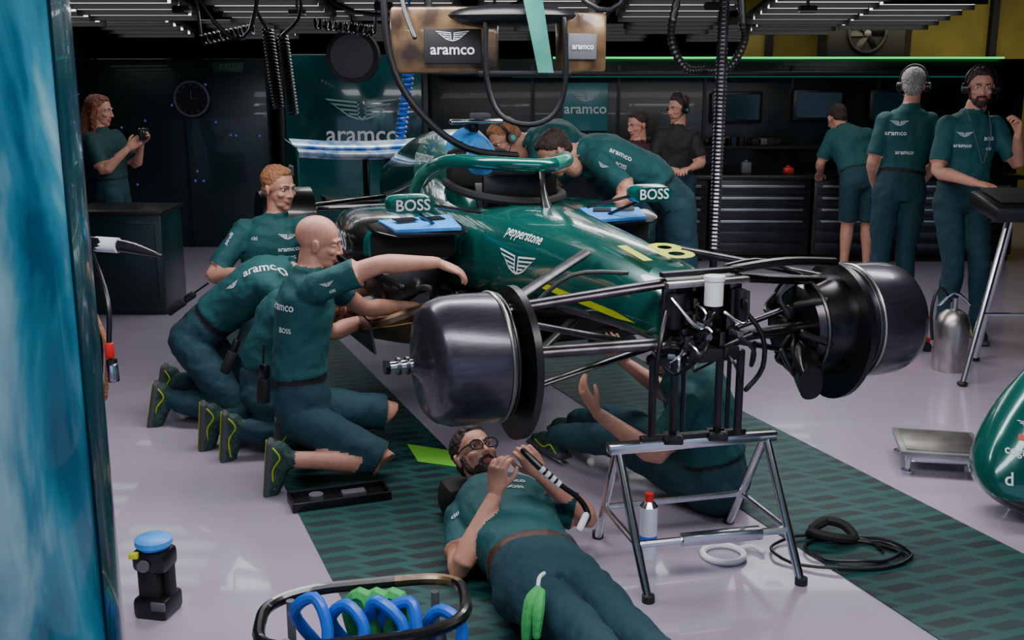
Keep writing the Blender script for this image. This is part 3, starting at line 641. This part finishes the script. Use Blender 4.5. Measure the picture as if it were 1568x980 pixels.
decal(b,([V((0,0,0)),V((1,0,0)),V((1,1,0)),V((0,1,0))],[(0,1,2,3)]),(1.96,3.97,.345),(.5,0,-.05),(-.3,-1,.1),.022,RED,nb,.003); b.obj('nose_cone_marks',no)
b=B(); o=V((2.86,6.15,0)); b.box(o+V((.05,0,1.0)),(.5,.4,.09),BLK,.02,RX(8)); b.box(o+V((.05,.02,1.06)),(.4,.3,.02),BLKM,.008,RX(8)); b.box(o+V((.2,.05,1.12)),(.2,.1,.1),BLK,.02)
for dx,dy in ((-.3,-.2),(.4,-.2),(0,.35)): b.cyl(o+V((dx,dy,0)),o+V((dx*.15,dy*.1,.97)),.017,SIL,n=10); b.ell(o+V((dx,dy,.015)),(.03,.03,.015),RUB)
b.cyl(o+V((-.2,-.12,.4)),o+V((.25,-.12,.4)),.01,SIL); b.obj('engineer_console_stand')
b=B(); c=V((2.62,6.3,0)); b.add(g_tube([c,c+V((0,0,.02)),c+V((0,0,.28)),c+V((0,0,.34)),c+V((0,0,.37))],[.09,.1,.1,.08,.04],24,rnd=False),STEELL); b.cyl(c+V((0,0,.37)),c+V((0,0,.44)),.02,SIL)
b.tube([c+V((-.02,0,.42)),c+V((-.1,0,.5)),c+V((-.14,-.02,.36)),c+V((-.13,-.04,.2))],.01,BLK); b.tube([c+V((-.09,0,.4)),c+V((0,0,.47)),c+V((.09,0,.4))],.01,SIL); b.obj('fluid_canister')
b=B(); o=V((2.5,6.75,0)); b.box(o+V((0,0,.06)),(.34,.12,.05),RED,.012,RZ(20)); b.box(o+V((.1,.05,.1)),(.08,.09,.07),RED,.01); b.cyl(o+V((.1,.05,.1)),o+V((.2,.1,.22)),.012,RED); 
for dx in (-.13,.13):
    for dy in (-.07,.07): p=o+RZ(20)@V((dx,dy,.03)); b.cyl(p-V((0,.012,0)),p+V((0,.012,0)),.03,BLK,n=14)
b.obj('trolley_jack')
# ---------------------------------------------------------------- foreground left column, tools
COLM=D.materials.new('column_livery_reflections'); COLM.use_nodes=True; nt=COLM.node_tree;N=nt.nodes;L=nt.links
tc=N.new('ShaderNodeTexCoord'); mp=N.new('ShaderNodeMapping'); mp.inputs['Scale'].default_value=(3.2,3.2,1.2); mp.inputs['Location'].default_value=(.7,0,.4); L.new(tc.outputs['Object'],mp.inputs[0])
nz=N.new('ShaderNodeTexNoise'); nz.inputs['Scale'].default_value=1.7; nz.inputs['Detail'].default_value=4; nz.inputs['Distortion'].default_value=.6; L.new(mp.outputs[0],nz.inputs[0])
rp=N.new('ShaderNodeValToRGB'); L.new(nz.outputs[0],rp.inputs[0]); e=rp.color_ramp.elements; e[0].position=.36; e[0].color=lin((8,78,104)); e[1].position=.66; e[1].color=lin((158,208,214))  # light-blue patches: livery and reflections painted into one noise ramp
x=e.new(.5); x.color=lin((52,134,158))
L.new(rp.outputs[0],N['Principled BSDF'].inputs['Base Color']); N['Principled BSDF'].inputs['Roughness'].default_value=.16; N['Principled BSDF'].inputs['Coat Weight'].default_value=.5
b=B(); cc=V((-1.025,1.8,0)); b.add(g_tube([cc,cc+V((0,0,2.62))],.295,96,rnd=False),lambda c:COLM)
ET=M('column_edge_teal',(4,52,62),.2,coat=.5)
def arc(r,a0,a1,z): return [cc+V((r*math.cos(a),r*math.sin(a),z)) for a in [math.radians(a0+(a1-a0)*k/16) for k in range(17)]]
R=[arc(.3,-4,45,z)+list(reversed(arc(.294,-4,45,z))) for z in (0,2.62)]; b.add(g_loft(R),ET)
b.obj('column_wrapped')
b=B(); HV=M('hivis_yellow',(195,215,30),.5,emit=.1)
b.tube([(-1.11,2.75,2.62),(-1.105,2.75,2.15),(-1.1,2.75,1.95),(-1.11,2.75,1.8)],.025,HV,8); b.box((-1.085,2.74,2.02),(.02,.03,.05),BLK); b.obj('hanging_strap')
b=B(); b.tube([(-1.38,3.3,1.22),(-1.27,3.22,1.245),(-1.15,3.2,1.24),(-1.04,3.18,1.215)],[.02,.022,.018,.006],BLK,10); b.cyl((-1.24,3.215,1.245),(-1.17,3.2,1.243),.0232,WHT,n=14)
b.cyl((-1.38,3.3,1.22),(-1.75,3.35,1.22),.014,BLK); b.cyl((-1.75,3.35,0),(-1.75,3.35,1.3),.02,BLK); b.cyl((-1.75,3.35,0),(-1.75,3.35,.02),.12,BLK,n=24)
b.tube([(-1.34,3.25,1.2),(-1.24,3.15,1.05),(-1.19,3.1,.95),(-1.21,3.1,.8)],.008,HRED,8); b.tube([(-1.32,3.2,1.18),(-1.22,3.12,1.0),(-1.24,3.12,.78)],.01,BLK,8)
b.box((-1.165,3.05,.96),(.026,.03,.05),RED,.01); b.cyl((-1.16,3.045,.935),(-1.155,3.04,.87),.016,BLK); b.box((-1.15,3.03,.9),(.02,.03,.05),SIL,.004); b.tube([(-1.165,3.05,.98),(-1.17,3.08,1.1),(-1.25,3.2,1.22)],.008,BLK); b.obj('air_gun_holder')
b=B(); c=V((-1.17,3.3,0)); R=RZ(-12)
b.box(c+V((0,0,.035)),(.12,.12,.07),BLK,.015,R); b.box(c+V((-.01,0,.12)),(.075,.085,.12),BLKM,.015,R); b.box(c+V((0.0,0,.195)),(.12,.1,.075),BLK,.02,R); b.box(c+V((.042,-.0,.14)),(.032,.048,.16),BLKM,.012,R)
b.add(g_tube([c+V((0,0,.232)),c+V((0,0,.245)),c+V((0,0,.262)),c+V((0,0,.27))],[.048,.06,.06,.048],28,rnd=False),BLUE); b.cyl(c+V((-.02,-.053,.19)),c+V((-.02,-.062,.19)),.02,GREY,n=16); b.box(c+V((.02,-.063,.05)),(.05,.01,.03),GREY,.004,R); b.box(c+V((-.05,-.05,.225)),(.03,.02,.02),YEL,.003); b.obj('cordless_work_lamp')
b=B(); o=V((-.40,2.68,.33)); rim=[]
for i in range(40):
    a=2*math.pi*i/40; rim.append(o+RZ(8)@V((.275*math.copysign(abs(math.cos(a))**.6,math.cos(a)),.16*math.copysign(abs(math.sin(a))**.6,math.sin(a)),.02*math.cos(a))))
b.add(g_tube(rim,.017,10,closed=True),lambda c: TAN if c.x>-.35 and c.y>2.8 else CARB)
for dx in (-.2,.2):
    for dy in (-.11,.11): p=o+RZ(8)@V((dx,dy,0)); b.cyl((p.x,p.y,.04),(p.x,p.y,.32),.012,GREY); b.ell((p.x,p.y,.03),(.025,.015,.03),RUB)
b.box(o+V((0,0,-.15)),(.46,.26,.015),BLK,.004,RZ(8)); b.box(o+V((0,0,-.25)),(.44,.24,.015),BLK,.004,RZ(8))
for i in range(5):
    x=-.14+i*.085; dz=random.uniform(-.03,.02); dx=random.uniform(-.03,.03)
    b.tube([o+V((x,.06,-.13)),o+V((x-.04+dx,.02,-.03+dz)),o+V((x+.01,-.0,.025+dz)),o+V((x+.06+dx,-.04,-.03)),o+V((x+.04,-.08,-.13))],.017,BLUD,10)
for i in range(3):
    x=-.03+i*.045; b.tube([o+V((x,.09,-.13)),o+V((x-.02,.06,-.02)),o+V((x+.03,.04,.02)),o+V((x+.06,.02,-.1))],[.026,.02,.026,.02],GRN,8)
b.obj('tool_cart')
# ---------------------------------------------------------------- overhead gear
b=B()
b.box((-.32,5.35,1.89),(.51,.1,.31),TAN,.02); b.box((-.28,5.29,1.86),(.27,.02,.16),BLKM,.006)
decal(b,g_text('aramco'),(-.28,5.279,1.845),(1,0,0),(0,-1,0),.07,WHT); decal(b,g_wings(),(-.28,5.279,1.91),(1,0,0),(0,-1,0),.08,WHT)
b.box((.33,5.38,1.88),(.24,.1,.28),TAN,.02,RZ(28)); b.box((.33,5.32,1.86),(.16,.02,.12),GREY,.006,RZ(28)); decal(b,g_text('aramco'),(.335,5.305,1.86),(.88,.47,0),(.47,-.88,0),.04,WHT)
b.add(g_prism([(.0,5.1,2.3),(.1,5.1,2.3),(.19,5.1,1.74),(.12,5.1,1.74)],(0,.03,0)),CARL)
b.ell((.0,5.25,2.0),(.3,.1,.05),BLK); b.box((.0,5.45,2.13),(1.5,.06,.05),BLK,.01); b.cyl((-.4,5.4,2.0),(-.4,5.4,2.62),.02,BLK); b.cyl((.5,5.4,2.1),(.5,5.4,2.62),.02,BLK); b.box((.0,5.4,2.33),(2.2,.12,.08),BLKM,.01); b.cyl((.38,5.4,1.98),(.38,5.4,2.15),.02,BLK); b.cyl((.05,5.115,2.25),(.05,5.4,2.33),.02,BLK)
b.tube([(-.12,5.2,1.98),(-.12,5.2,1.72),(-.06,5.2,1.55),(.08,5.2,1.5),(.2,5.2,1.55),(.25,5.2,1.7),(.24,5.2,1.98)],.013,BLK,10); b.box((.06,5.22,1.735),(.44,.03,.03),BLK,.01)
b.tube([(-.58,5.3,2.62),(-.6,5.3,2.05),(-.56,5.3,1.75),(-.42,5.3,1.53),(-.22,5.35,1.38),(.02,5.45,1.34)],.017,BLK,8)
b.tube([(-.56,5.35,2.5),(-.52,5.3,2.1),(-.45,5.2,1.9)],.012,BLK,8); b.tube([(.65,5.2,2.5),(.5,5.2,2.05),(.3,5.3,2.1),(.1,5.3,2.4)],.012,BLK,8)
b.obj('overhead_monitor_gantry')
tre=empty('overhead_truss')
b=B(); b.tube([(-1.4,6.5,2.62),(-1.0,6.4,2.12),(-.5,6.3,2.06),(.1,6.3,2.14),(.6,6.4,2.62)],.012,BLK,8); b.tube([(-2.2,7.2,2.62),(-1.9,7.2,2.05),(-1.7,7.3,2.0),(-1.6,7.4,2.62)],.014,BLK,8); b.obj('cables',tre)
b=B(); pts=[(1.05,5.6,.84+i*.01) for i in range(178)]; b.add(g_tube(pts,[.03 if i%2 else .023 for i in range(178)],14,rnd=False),GUN); b.cyl((1.05,5.6,0),(1.05,5.6,.9),.02,BLK); b.cyl((1.05,5.6,0),(1.05,5.6,.02),.1,BLK,n=20); b.obj('ribbed_extraction_hose')
def helix(b,a,c,R,r,turns,mat,n=12):
    a=V(a);c=V(c);t=(c-a).normalized();u=t.orthogonal().normalized();w=t.cross(u); N=turns*n
    b.add(g_tube([a.lerp(c,i/N)+(u*math.cos(2*math.pi*i/n)+w*math.sin(2*math.pi*i/n))*R for i in range(N+1)],r,6),mat)
b=B(); helix(b,(-.6,6.5,1.75),(-.66,6.5,1.36),.028,.008,14,BLUD); b.cyl((-.6,6.5,1.75),(-.58,6.5,2.62),.008,BLUD,n=8); b.obj('blue_coil_hose')
b=B(); helix(b,(-1.63,7.5,2.02),(-1.58,7.5,1.5),.032,.009,24,BLK); helix(b,(-1.53,7.5,1.98),(-1.48,7.5,1.46),.03,.009,24,BLK); b.tube([(-1.63,7.5,2.02),(-1.7,7.5,2.2),(-1.6,7.5,2.62)],.012,BLK,8); b.tube([(-1.53,7.5,1.98),(-1.4,7.5,2.15),(-1.45,7.5,2.62)],.012,BLK,8)
helix(b,(-2.1,7.6,1.95),(-1.75,7.6,2.02),.03,.01,12,BLK); helix(b,(-1.3,7.4,2.05),(-.9,7.4,2.0),.03,.01,12,BLK); b.cyl((-2.1,7.6,1.95),(-2.15,7.6,2.62),.01,BLK); b.cyl((-.9,7.4,2.0),(-.85,7.4,2.62),.01,BLK); b.obj('black_coil_hose',tre)
b=B()
for s in (-1,1):
    p=cat([(1.0,5.9,2.62),(.86,5.9,2.1),(.84,5.9,1.9),(.92,5.9,1.76),(1.02,5.9,1.75)] if s<0 else [(1.15,5.9,2.62),(1.2,5.9,2.05),(1.22,5.9,1.9),(1.14,5.9,1.76),(1.02,5.9,1.75)],14)
    b.add(g_tube(p,[.024 if i%2 else .019 for i in range(len(p))],10),BLK)
b.obj('looped_hose')
b=B()
for x in (-3.5,-1.35,.75,2.0): b.box((x,10,2.44),(.1,9,.1),BLKM,.01)
for y in (7.2,9.7,12.2): b.box((.2,y,2.53),(8.5,.08,.08),BLKM,.01)
for i in range(8):
    x=-3+i*.72; b.cyl((x,7.4+.4*(i%3),2.16),(x,7.4+.4*(i%3),2.62),.012,BLK); b.box((x,7.4+.4*(i%3),2.16),(.12,.08,.05),BLKM,.01)
b.obj('beams',tre)
# ---------------------------------------------------------------- PEOPLE
def shirttext(e,bvh,items):
    b=B()
    for t,pos,xd,nd,size in items:
        decal(b,g_wings() if t=='W' else g_text(t),pos,xd,nd,size,WHT,bvh,.004)
    b.obj('shirt_print',e)
e,bv1=person('mechanic_bald',dict(head=(-.83,4.62,1.03),neck=(-.87,4.6,.9),chest=(-.9,4.62,.74),waist=(-.93,4.6,.51),pelvis=(-.92,4.58,.31),sR=(-.80,4.42,.87),sL=(-.88,4.81,.87),eR=(-.55,4.45,.965),wR=(-.32,4.58,.95),eL=(-.69,4.92,.68),wL=(-.45,5.02,.66),kR=(-.55,4.50,.08),aR=(-.94,4.34,.15),kL=(-.56,4.78,.22),aL=(-.98,4.7,.13)),
 (1,.12,-.22),(.2,0,1),shorts=True,hr=((1,.3,-.45),(.2,-.2,1),18),hl=((1,.2,-.1),(0,0,1),25),hside=(0,1,0),soleL=(-1,0,.1),soleR=(-1,-.1,.1),tL=(0,0,-1),tR=(-.1,0,-1),bald=True,pouch=(-.7,-.7,0),slv=.45)
shirttext(e,bv1,[('aramco',(-.99,4.45,.78),(1,-.5,0),(-.5,-1,.0),.05),('BOSS',(-.96,4.45,.68),(1,-.5,0),(-.5,-1,0),.03),('W',(-.76,4.36,.9),(1,0,.3),(0,-1,.2),.03),('citi',(-.74,4.36,.865),(1,0,.3),(0,-1,.0),.022)])
person('mechanic_crouching',dict(head=(-.90,5.12,.68),neck=(-.98,5.07,.74),chest=(-1.06,5.0,.63),waist=(-1.14,4.97,.46),pelvis=(-1.16,4.96,.30),sR=(-1.02,4.85,.7),sL=(-1.0,5.22,.72),eR=(-.85,4.98,.55),wR=(-.65,5.08,.6),eL=(-.85,5.25,.55),wL=(-.62,5.25,.6),kR=(-.95,4.86,.08),aR=(-1.24,4.77,.14),kL=(-.94,5.1,.08),aL=(-1.38,4.92,.14)),
 (1,.2,-.4),(.4,0,1),hr=((1,0,0),(0,0,1),25),hl=((1,0,0),(0,0,1),25),hside=(.1,1,0),soleL=(-1,-.3,.1),soleR=(-1,-.3,.1),tL=(0,0,-1),tR=(0,0,-1),pouch=(-.9,-.4,.2))
e,bv2=person('mechanic_leaning',dict(head=(-.98,5.42,.72),neck=(-1.11,5.4,.77),chest=(-1.27,5.36,.71),waist=(-1.45,5.38,.58),pelvis=(-1.6,5.38,.44),sR=(-1.2,5.19,.72),sL=(-1.2,5.56,.75),eR=(-1.0,5.2,.58),wR=(-.78,5.25,.6),eL=(-1.0,5.6,.6),wL=(-.75,5.6,.62),kR=(-1.36,5.2,.08),aR=(-1.72,5.26,.13),kL=(-1.38,5.52,.08),aL=(-1.78,5.58,.13)),
 (1,.1,-.4),(.4,0,1),hr=((1,0,0),(0,0,1),25),hl=((1,0,0),(0,0,1),25),hside=(0,1,0),soleL=(-1,0,.2),soleR=(-1,-.2,.2),tL=(-.2,0,-1),tR=(-.2,0,-1),pouch=(-1,-.3,.5))
shirttext(e,bv2,[('aramco',(-1.22,5.22,.82),(1,.1,.35),(-.3,-.7,1),.065),('W',(-1.36,5.22,.72),(1,.1,.5),(-.3,-.9,.6),.04)])
e,bv3=person('mechanic_ginger',dict(head=(-1.27,5.95,1.12),neck=(-1.3,5.97,.96),chest=(-1.33,5.98,.79),waist=(-1.34,6.0,.58),pelvis=(-1.34,6.02,.42),sR=(-1.5,5.95,.89),sL=(-1.13,5.96,.91),eR=(-1.63,5.82,.66),wR=(-1.41,5.66,.71),eL=(-.92,5.78,.87),wL=(-.73,5.6,.92),kR=(-1.45,5.66,.1),aR=(-1.43,6.05,.12),kL=(-1.2,5.68,.1),aL=(-1.22,6.07,.12)),
 (.8,-.6,-.1),hr=((1,-.1,.1),(0,-.5,1),35),hl=((1,-.4,.05),(0,0,1),20),soleL=(0,1,0),soleR=(0,1,0),tL=(0,0,-1),tR=(0,0,-1),hair=HRED)
shirttext(e,bv3,[('aramco',(-1.22,5.85,.8),(1,0,0),(0,-1,0),.035),('BOSS',(-1.22,5.85,.75),(1,0,0),(0,-1,0),.03),('W',(-1.22,5.85,.87),(1,0,0),(0,-1,0),.05),('pirelli',(-1.54,5.85,.86),(.5,0,1),(-.2,-1,0),.03),('citi',(-1.4,5.85,.86),(1,0,0),(0,-1,0),.03)])
b=B(); b.add(g_tube([V((-1.44,5.68,.7))+V((.0,.031*math.cos(a),.031*math.sin(a))) for a in [k*math.pi/8 for k in range(16)]],.009,8,closed=True),BLK); b.cyl((-1.44,5.65,.71),(-1.44,5.64,.71),.018,GREY); b.obj('wristwatch',e)
e,bv4=person('mechanic_bending',dict(head=(.24,6.08,1.30),neck=(.38,6.15,1.31),chest=(.55,6.2,1.27),waist=(.78,6.25,1.17),pelvis=(.93,6.27,1.01),sR=(.46,6.38,1.29),sL=(.47,6.0,1.26),eL=(.64,5.83,1.11),wL=(.46,5.76,.99),eR=(.24,6.42,1.1),wR=(.12,6.25,1.0),kL=(1.0,6.15,.53),aL=(1.05,6.2,.1),kR=(.96,6.42,.53),aR=(1.02,6.45,.1)),
 (-.75,-.3,-.75),(-.6,0,1),hl=((-.9,-.2,-.4),(0,0,1),20),hr=((-.6,-.3,-.7),(0,0,1),20),hside=(0,-1,0),tL=(-1,0,0),tR=(-1,0,0),shorts=True)
shirttext(e,bv4,[('aramco',(.6,6.02,1.31),(1,0,-.3),(.1,-1,.6),.045),('BOSS',(.6,6.02,1.24),(1,0,-.3),(.1,-1,.3),.03),('W',(.5,5.95,1.24),(1,0,-.6),(-.3,-1,.3),.035)])
person('mechanic_with_headphones',dict(head=(-.04,6.68,1.34),neck=(.1,6.72,1.33),chest=(.27,6.75,1.33),waist=(.47,6.8,1.22),pelvis=(.62,6.85,1.06),sL=(.17,6.56,1.3),sR=(.17,6.93,1.32),eL=(.13,6.46,1.06),wL=(0,6.3,1.0),eR=(.05,6.98,1.08),wR=(-.1,6.85,1.0),kL=(.68,6.75,.54),aL=(.72,6.8,.1),kR=(.68,6.97,.54),aR=(.7,7.0,.1)),
 (-.7,-.4,-.6),(-.5,0,1),hl=((-.8,-.3,-.4),(0,0,1),20),hr=((-.8,0,-.4),(0,0,1),20),hside=(0,-1,0),tL=(-1,0,0),tR=(-1,0,0),headset=True,hair=HRED)
e,_=person('woman_with_phone',dict(head=(-3.2,8.6,1.44),neck=(-3.22,8.6,1.28),chest=(-3.19,8.6,1.13),waist=(-3.16,8.6,.97),pelvis=(-3.15,8.6,.84),sR=(-3.25,8.44,1.23),sL=(-3.14,8.76,1.23),eR=(-3.12,8.36,1.0),wR=(-2.95,8.42,1.16),eL=(-3.0,8.74,1.02),wL=(-2.9,8.6,1.2),kR=(-3.13,8.52,.45),aR=(-3.15,8.5,.1),kL=(-3.13,8.7,.45),aL=(-3.15,8.72,.1)),
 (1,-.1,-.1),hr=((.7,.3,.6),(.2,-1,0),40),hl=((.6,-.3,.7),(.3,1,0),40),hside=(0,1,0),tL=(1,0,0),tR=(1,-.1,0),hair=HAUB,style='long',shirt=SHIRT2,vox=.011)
b=B(); b.box((-2.84,8.5,1.27),(.025,.17,.09),BLK,.01); b.cyl((-2.828,8.45,1.29),(-2.82,8.45,1.29),.012,GREY,n=12); b.obj('phone',e)
person('mechanic_at_bench',dict(head=(2.9,9.86,1.32),neck=(2.93,9.74,1.24),chest=(2.95,9.6,1.12),waist=(2.98,9.48,.95),pelvis=(3.0,9.4,.82),sL=(2.78,9.63,1.2),sR=(3.13,9.63,1.2),eL=(2.72,9.66,.95),wL=(2.78,9.86,.84),eR=(3.18,9.66,.95),wR=(3.12,9.86,.84),kL=(2.92,9.42,.45),aL=(2.9,9.38,.1),kR=(3.09,9.42,.45),aR=(3.1,9.38,.1)),
 (-.2,.8,-.7),(0,.6,1),hl=((.2,1,-.2),(0,0,1),25),hr=((-.2,1,-.2),(0,0,1),25),tL=(0,1,0),tR=(0,1,0),shorts=True,vox=.011)
e,bv8=person('engineer_with_headset',dict(head=(2.78,7.7,1.645),neck=(2.76,7.68,1.49),chest=(2.75,7.68,1.3),waist=(2.73,7.66,1.1),pelvis=(2.71,7.62,.95),sL=(2.57,7.68,1.41),sR=(2.93,7.68,1.41),eL=(2.52,7.66,1.12),wL=(2.6,7.84,.96),eR=(2.97,7.68,1.12),wR=(2.93,7.84,.95),kL=(2.62,7.65,.5),aL=(2.6,7.62,.1),kR=(2.8,7.65,.5),aR=(2.81,7.62,.1)),
 (.45,.9,0),hl=((.3,.8,-.3),(-1,0,0),30),hr=((-.3,.8,-.3),(1,0,0),30),hside=(-1,0,0),tL=(0,1,0),tR=(.2,1,0),hair=HGR,headset=True,shorts=False)
shirttext(e,bv8,[('W',(2.66,7.56,1.4),(1,0,0),(0,-1,0),.06),('aramco',(2.64,7.56,1.33),(1,0,0),(0,-1,0),.045),('aramco',(2.7,7.56,1.2),(1,0,0),(0,-1,0),.04)])
e,bv9=person('engineer_bearded',dict(head=(2.95,7.0,1.645),neck=(2.92,7.03,1.48),chest=(2.91,7.03,1.3),waist=(2.91,7.04,1.11),pelvis=(2.91,7.05,.96),sR=(2.73,7.0,1.41),sL=(3.1,7.03,1.41),eR=(2.69,6.92,1.13),wR=(2.83,6.66,1.08),eL=(3.2,6.93,1.17),wL=(3.1,6.75,1.36),kR=(2.88,7.0,.5),aR=(2.87,7.04,.1),kL=(3.05,7.0,.5),aL=(3.1,7.04,.1)),
 (-.25,-1,-.12),hr=((.5,-.8,-.1),(0,-.2,1),25),hl=((-.2,-.3,1),(1,0,.2),45),hair=HBR,beard=HBR,headset=True)
shirttext(e,bv9,[('W',(2.84,6.92,1.36),(1,0,0),(0,-1,0),.05),('aramco',(2.83,6.92,1.29),(1,0,0),(0,-1,0),.035),('BOSS',(3.0,6.92,1.33),(1,0,0),(0,-1,0),.03),('citi',(3.0,6.92,1.27),(1,0,0),(0,-1,0),.03)])
b=B(); b.tube([(2.86,6.96,1.5),(2.9,6.9,1.35),(2.96,6.9,1.18)],.003,GREY,6); b.tube([(3.0,6.97,1.5),(3.0,6.9,1.35),(2.97,6.9,1.18)],.003,GREY,6); b.obj('lanyard',e)
DKR=M('red_dark_cloth',(60,20,22),.8)
person('background_technician',dict(head=(1.1,9.7,1.28),neck=(1.1,9.71,1.12),chest=(1.1,9.72,.98),waist=(1.1,9.73,.8),pelvis=(1.1,9.73,.68),sR=(.93,9.71,1.06),sL=(1.27,9.71,1.06),eR=(.88,9.6,.82),wR=(1.02,9.45,.88),eL=(1.32,9.6,.82),wL=(1.18,9.45,.88),kR=(1.0,9.5,.38),aR=(1.0,9.7,.1),kL=(1.2,9.5,.38),aL=(1.2,9.7,.1)),
 (-.8,-.6,-.2),hr=((.6,-.8,0),(0,0,1),25),hl=((-.6,-.8,0),(0,0,1),25),hair=HBR,shirt=DKR,vox=.012)
person('background_technician',dict(head=(1.45,9.7,1.42),neck=(1.45,9.71,1.26),chest=(1.45,9.72,1.10),waist=(1.45,9.72,.94),pelvis=(1.45,9.7,.83),sR=(1.28,9.7,1.20),sL=(1.62,9.7,1.20),eR=(1.23,9.65,.96),wR=(1.35,9.5,.92),eL=(1.67,9.65,.96),wL=(1.55,9.5,.92),kR=(1.38,9.63,.46),aR=(1.37,9.68,.1),kL=(1.55,9.63,.46),aL=(1.55,9.68,.1)),
 (-.8,-.6,-.1),hr=((.6,-.8,0),(0,0,1),25),hl=((-.6,-.8,0),(0,0,1),25),hair=HBR,shirt=BLKM,vox=.012,headset=True)
e,bvL=person('mechanic_lying',dict(head=(-.14,4.0,.29),neck=(-.085,3.91,.20),chest=(-.02,3.71,.15),waist=(.055,3.46,.13),pelvis=(.11,3.25,.13),sR=(-.21,3.74,.15),sL=(.14,3.84,.16),eR=(-.185,3.49,.06),wR=(-.06,3.57,.30),eL=(.29,3.80,.12),wL=(.11,3.70,.32),kR=(.20,2.83,.19),aR=(.37,2.48,.09),kL=(.36,2.87,.14),aL=(.55,2.54,.09)),
 (.35,-.62,.7),(-.3,.55,.75),hside=(.93,.36,0),hr=((.12,.1,1),(-.5,-.9,0),35,1),hl=((-.5,-.15,.8),(.2,-1,.3),40,-1),soleL=(.3,-.95,0),soleR=(.3,-.95,0),tL=(0,-.2,1),tR=(0,-.2,1),belt=BROWN,beard=HBR,glasses=True,vox=.008,slv=.5)
shirttext(e,bvL,[('aramco',(-.01,3.77,.28),(1,.2,0),(.1,-.3,1),.04),('BOSS',(.01,3.71,.28),(1,.2,0),(.1,-.3,1),.03),('W',(-.05,3.83,.28),(1,.2,0),(.1,-.3,1),.05),('citi',(-.21,3.66,.2),(1,.3,0),(-.4,-.4,1),.03)])
b=B(); b.box((-.17,4.09,.085),(.24,.18,.16),BLKM,.05,RZ(20)); b.obj('headrest_cushion')
b=B(); b.tube([(.04,3.64,.44),(.1,3.61,.39),(.17,3.6,.33),(.24,3.61,.27),(.27,3.6,.21),(.24,3.56,.18)],[.012,.014,.01,.01,.011,.008],BLK,10)
for i in range(4): p=V((.1,3.598,.39)).lerp(V((.175,3.588,.325)),i/4); b.cyl(p,p+V((.01,-.001,-.009)),.0145,WHT,n=12)
b.tube([(.26,3.585,.22),(.238,3.553,.185)],.013,WHT,10); b.obj('inspection_lamp')
b=B(); b.tube([(.075,2.9,.285),(.055,2.87,.26),(.045,2.85,.2),(.04,2.84,.13)],[.012,.022,.02,.012],GRN,8); b.tube([(.085,2.88,.285),(.075,2.84,.25),(.07,2.82,.18)],[.012,.018,.012],GRN,8); b.tube([(.095,2.98,.295),(.08,2.94,.3),(.075,2.9,.29)],.006,WHT); b.obj('green_rag')
person('mechanic_under_car',dict(head=(.70,4.42,.60),neck=(.71,4.32,.58),chest=(.76,4.25,.44),waist=(.82,4.22,.25),pelvis=(.85,4.2,.12),sR=(.84,4.42,.5),sL=(.68,4.08,.48),eL=(.57,4.06,.27),wL=(.34,4.14,.42),eR=(.7,4.6,.35),wR=(.5,4.6,.5),kL=(.45,4.42,.2),aL=(.2,4.75,.12),kR=(.5,4.65,.22),aR=(.3,4.95,.12)),
 (-1,.2,.3),(-.2,.1,1),hl=((-.5,.1,.8),(-.8,-.5,-.3),18),hr=((-.5,0,.8),(0,-1,0),25),hside=(-.4,-.9,0),tL=(-.3,.5,.6),tR=(-.3,.5,.6),slv=.6)
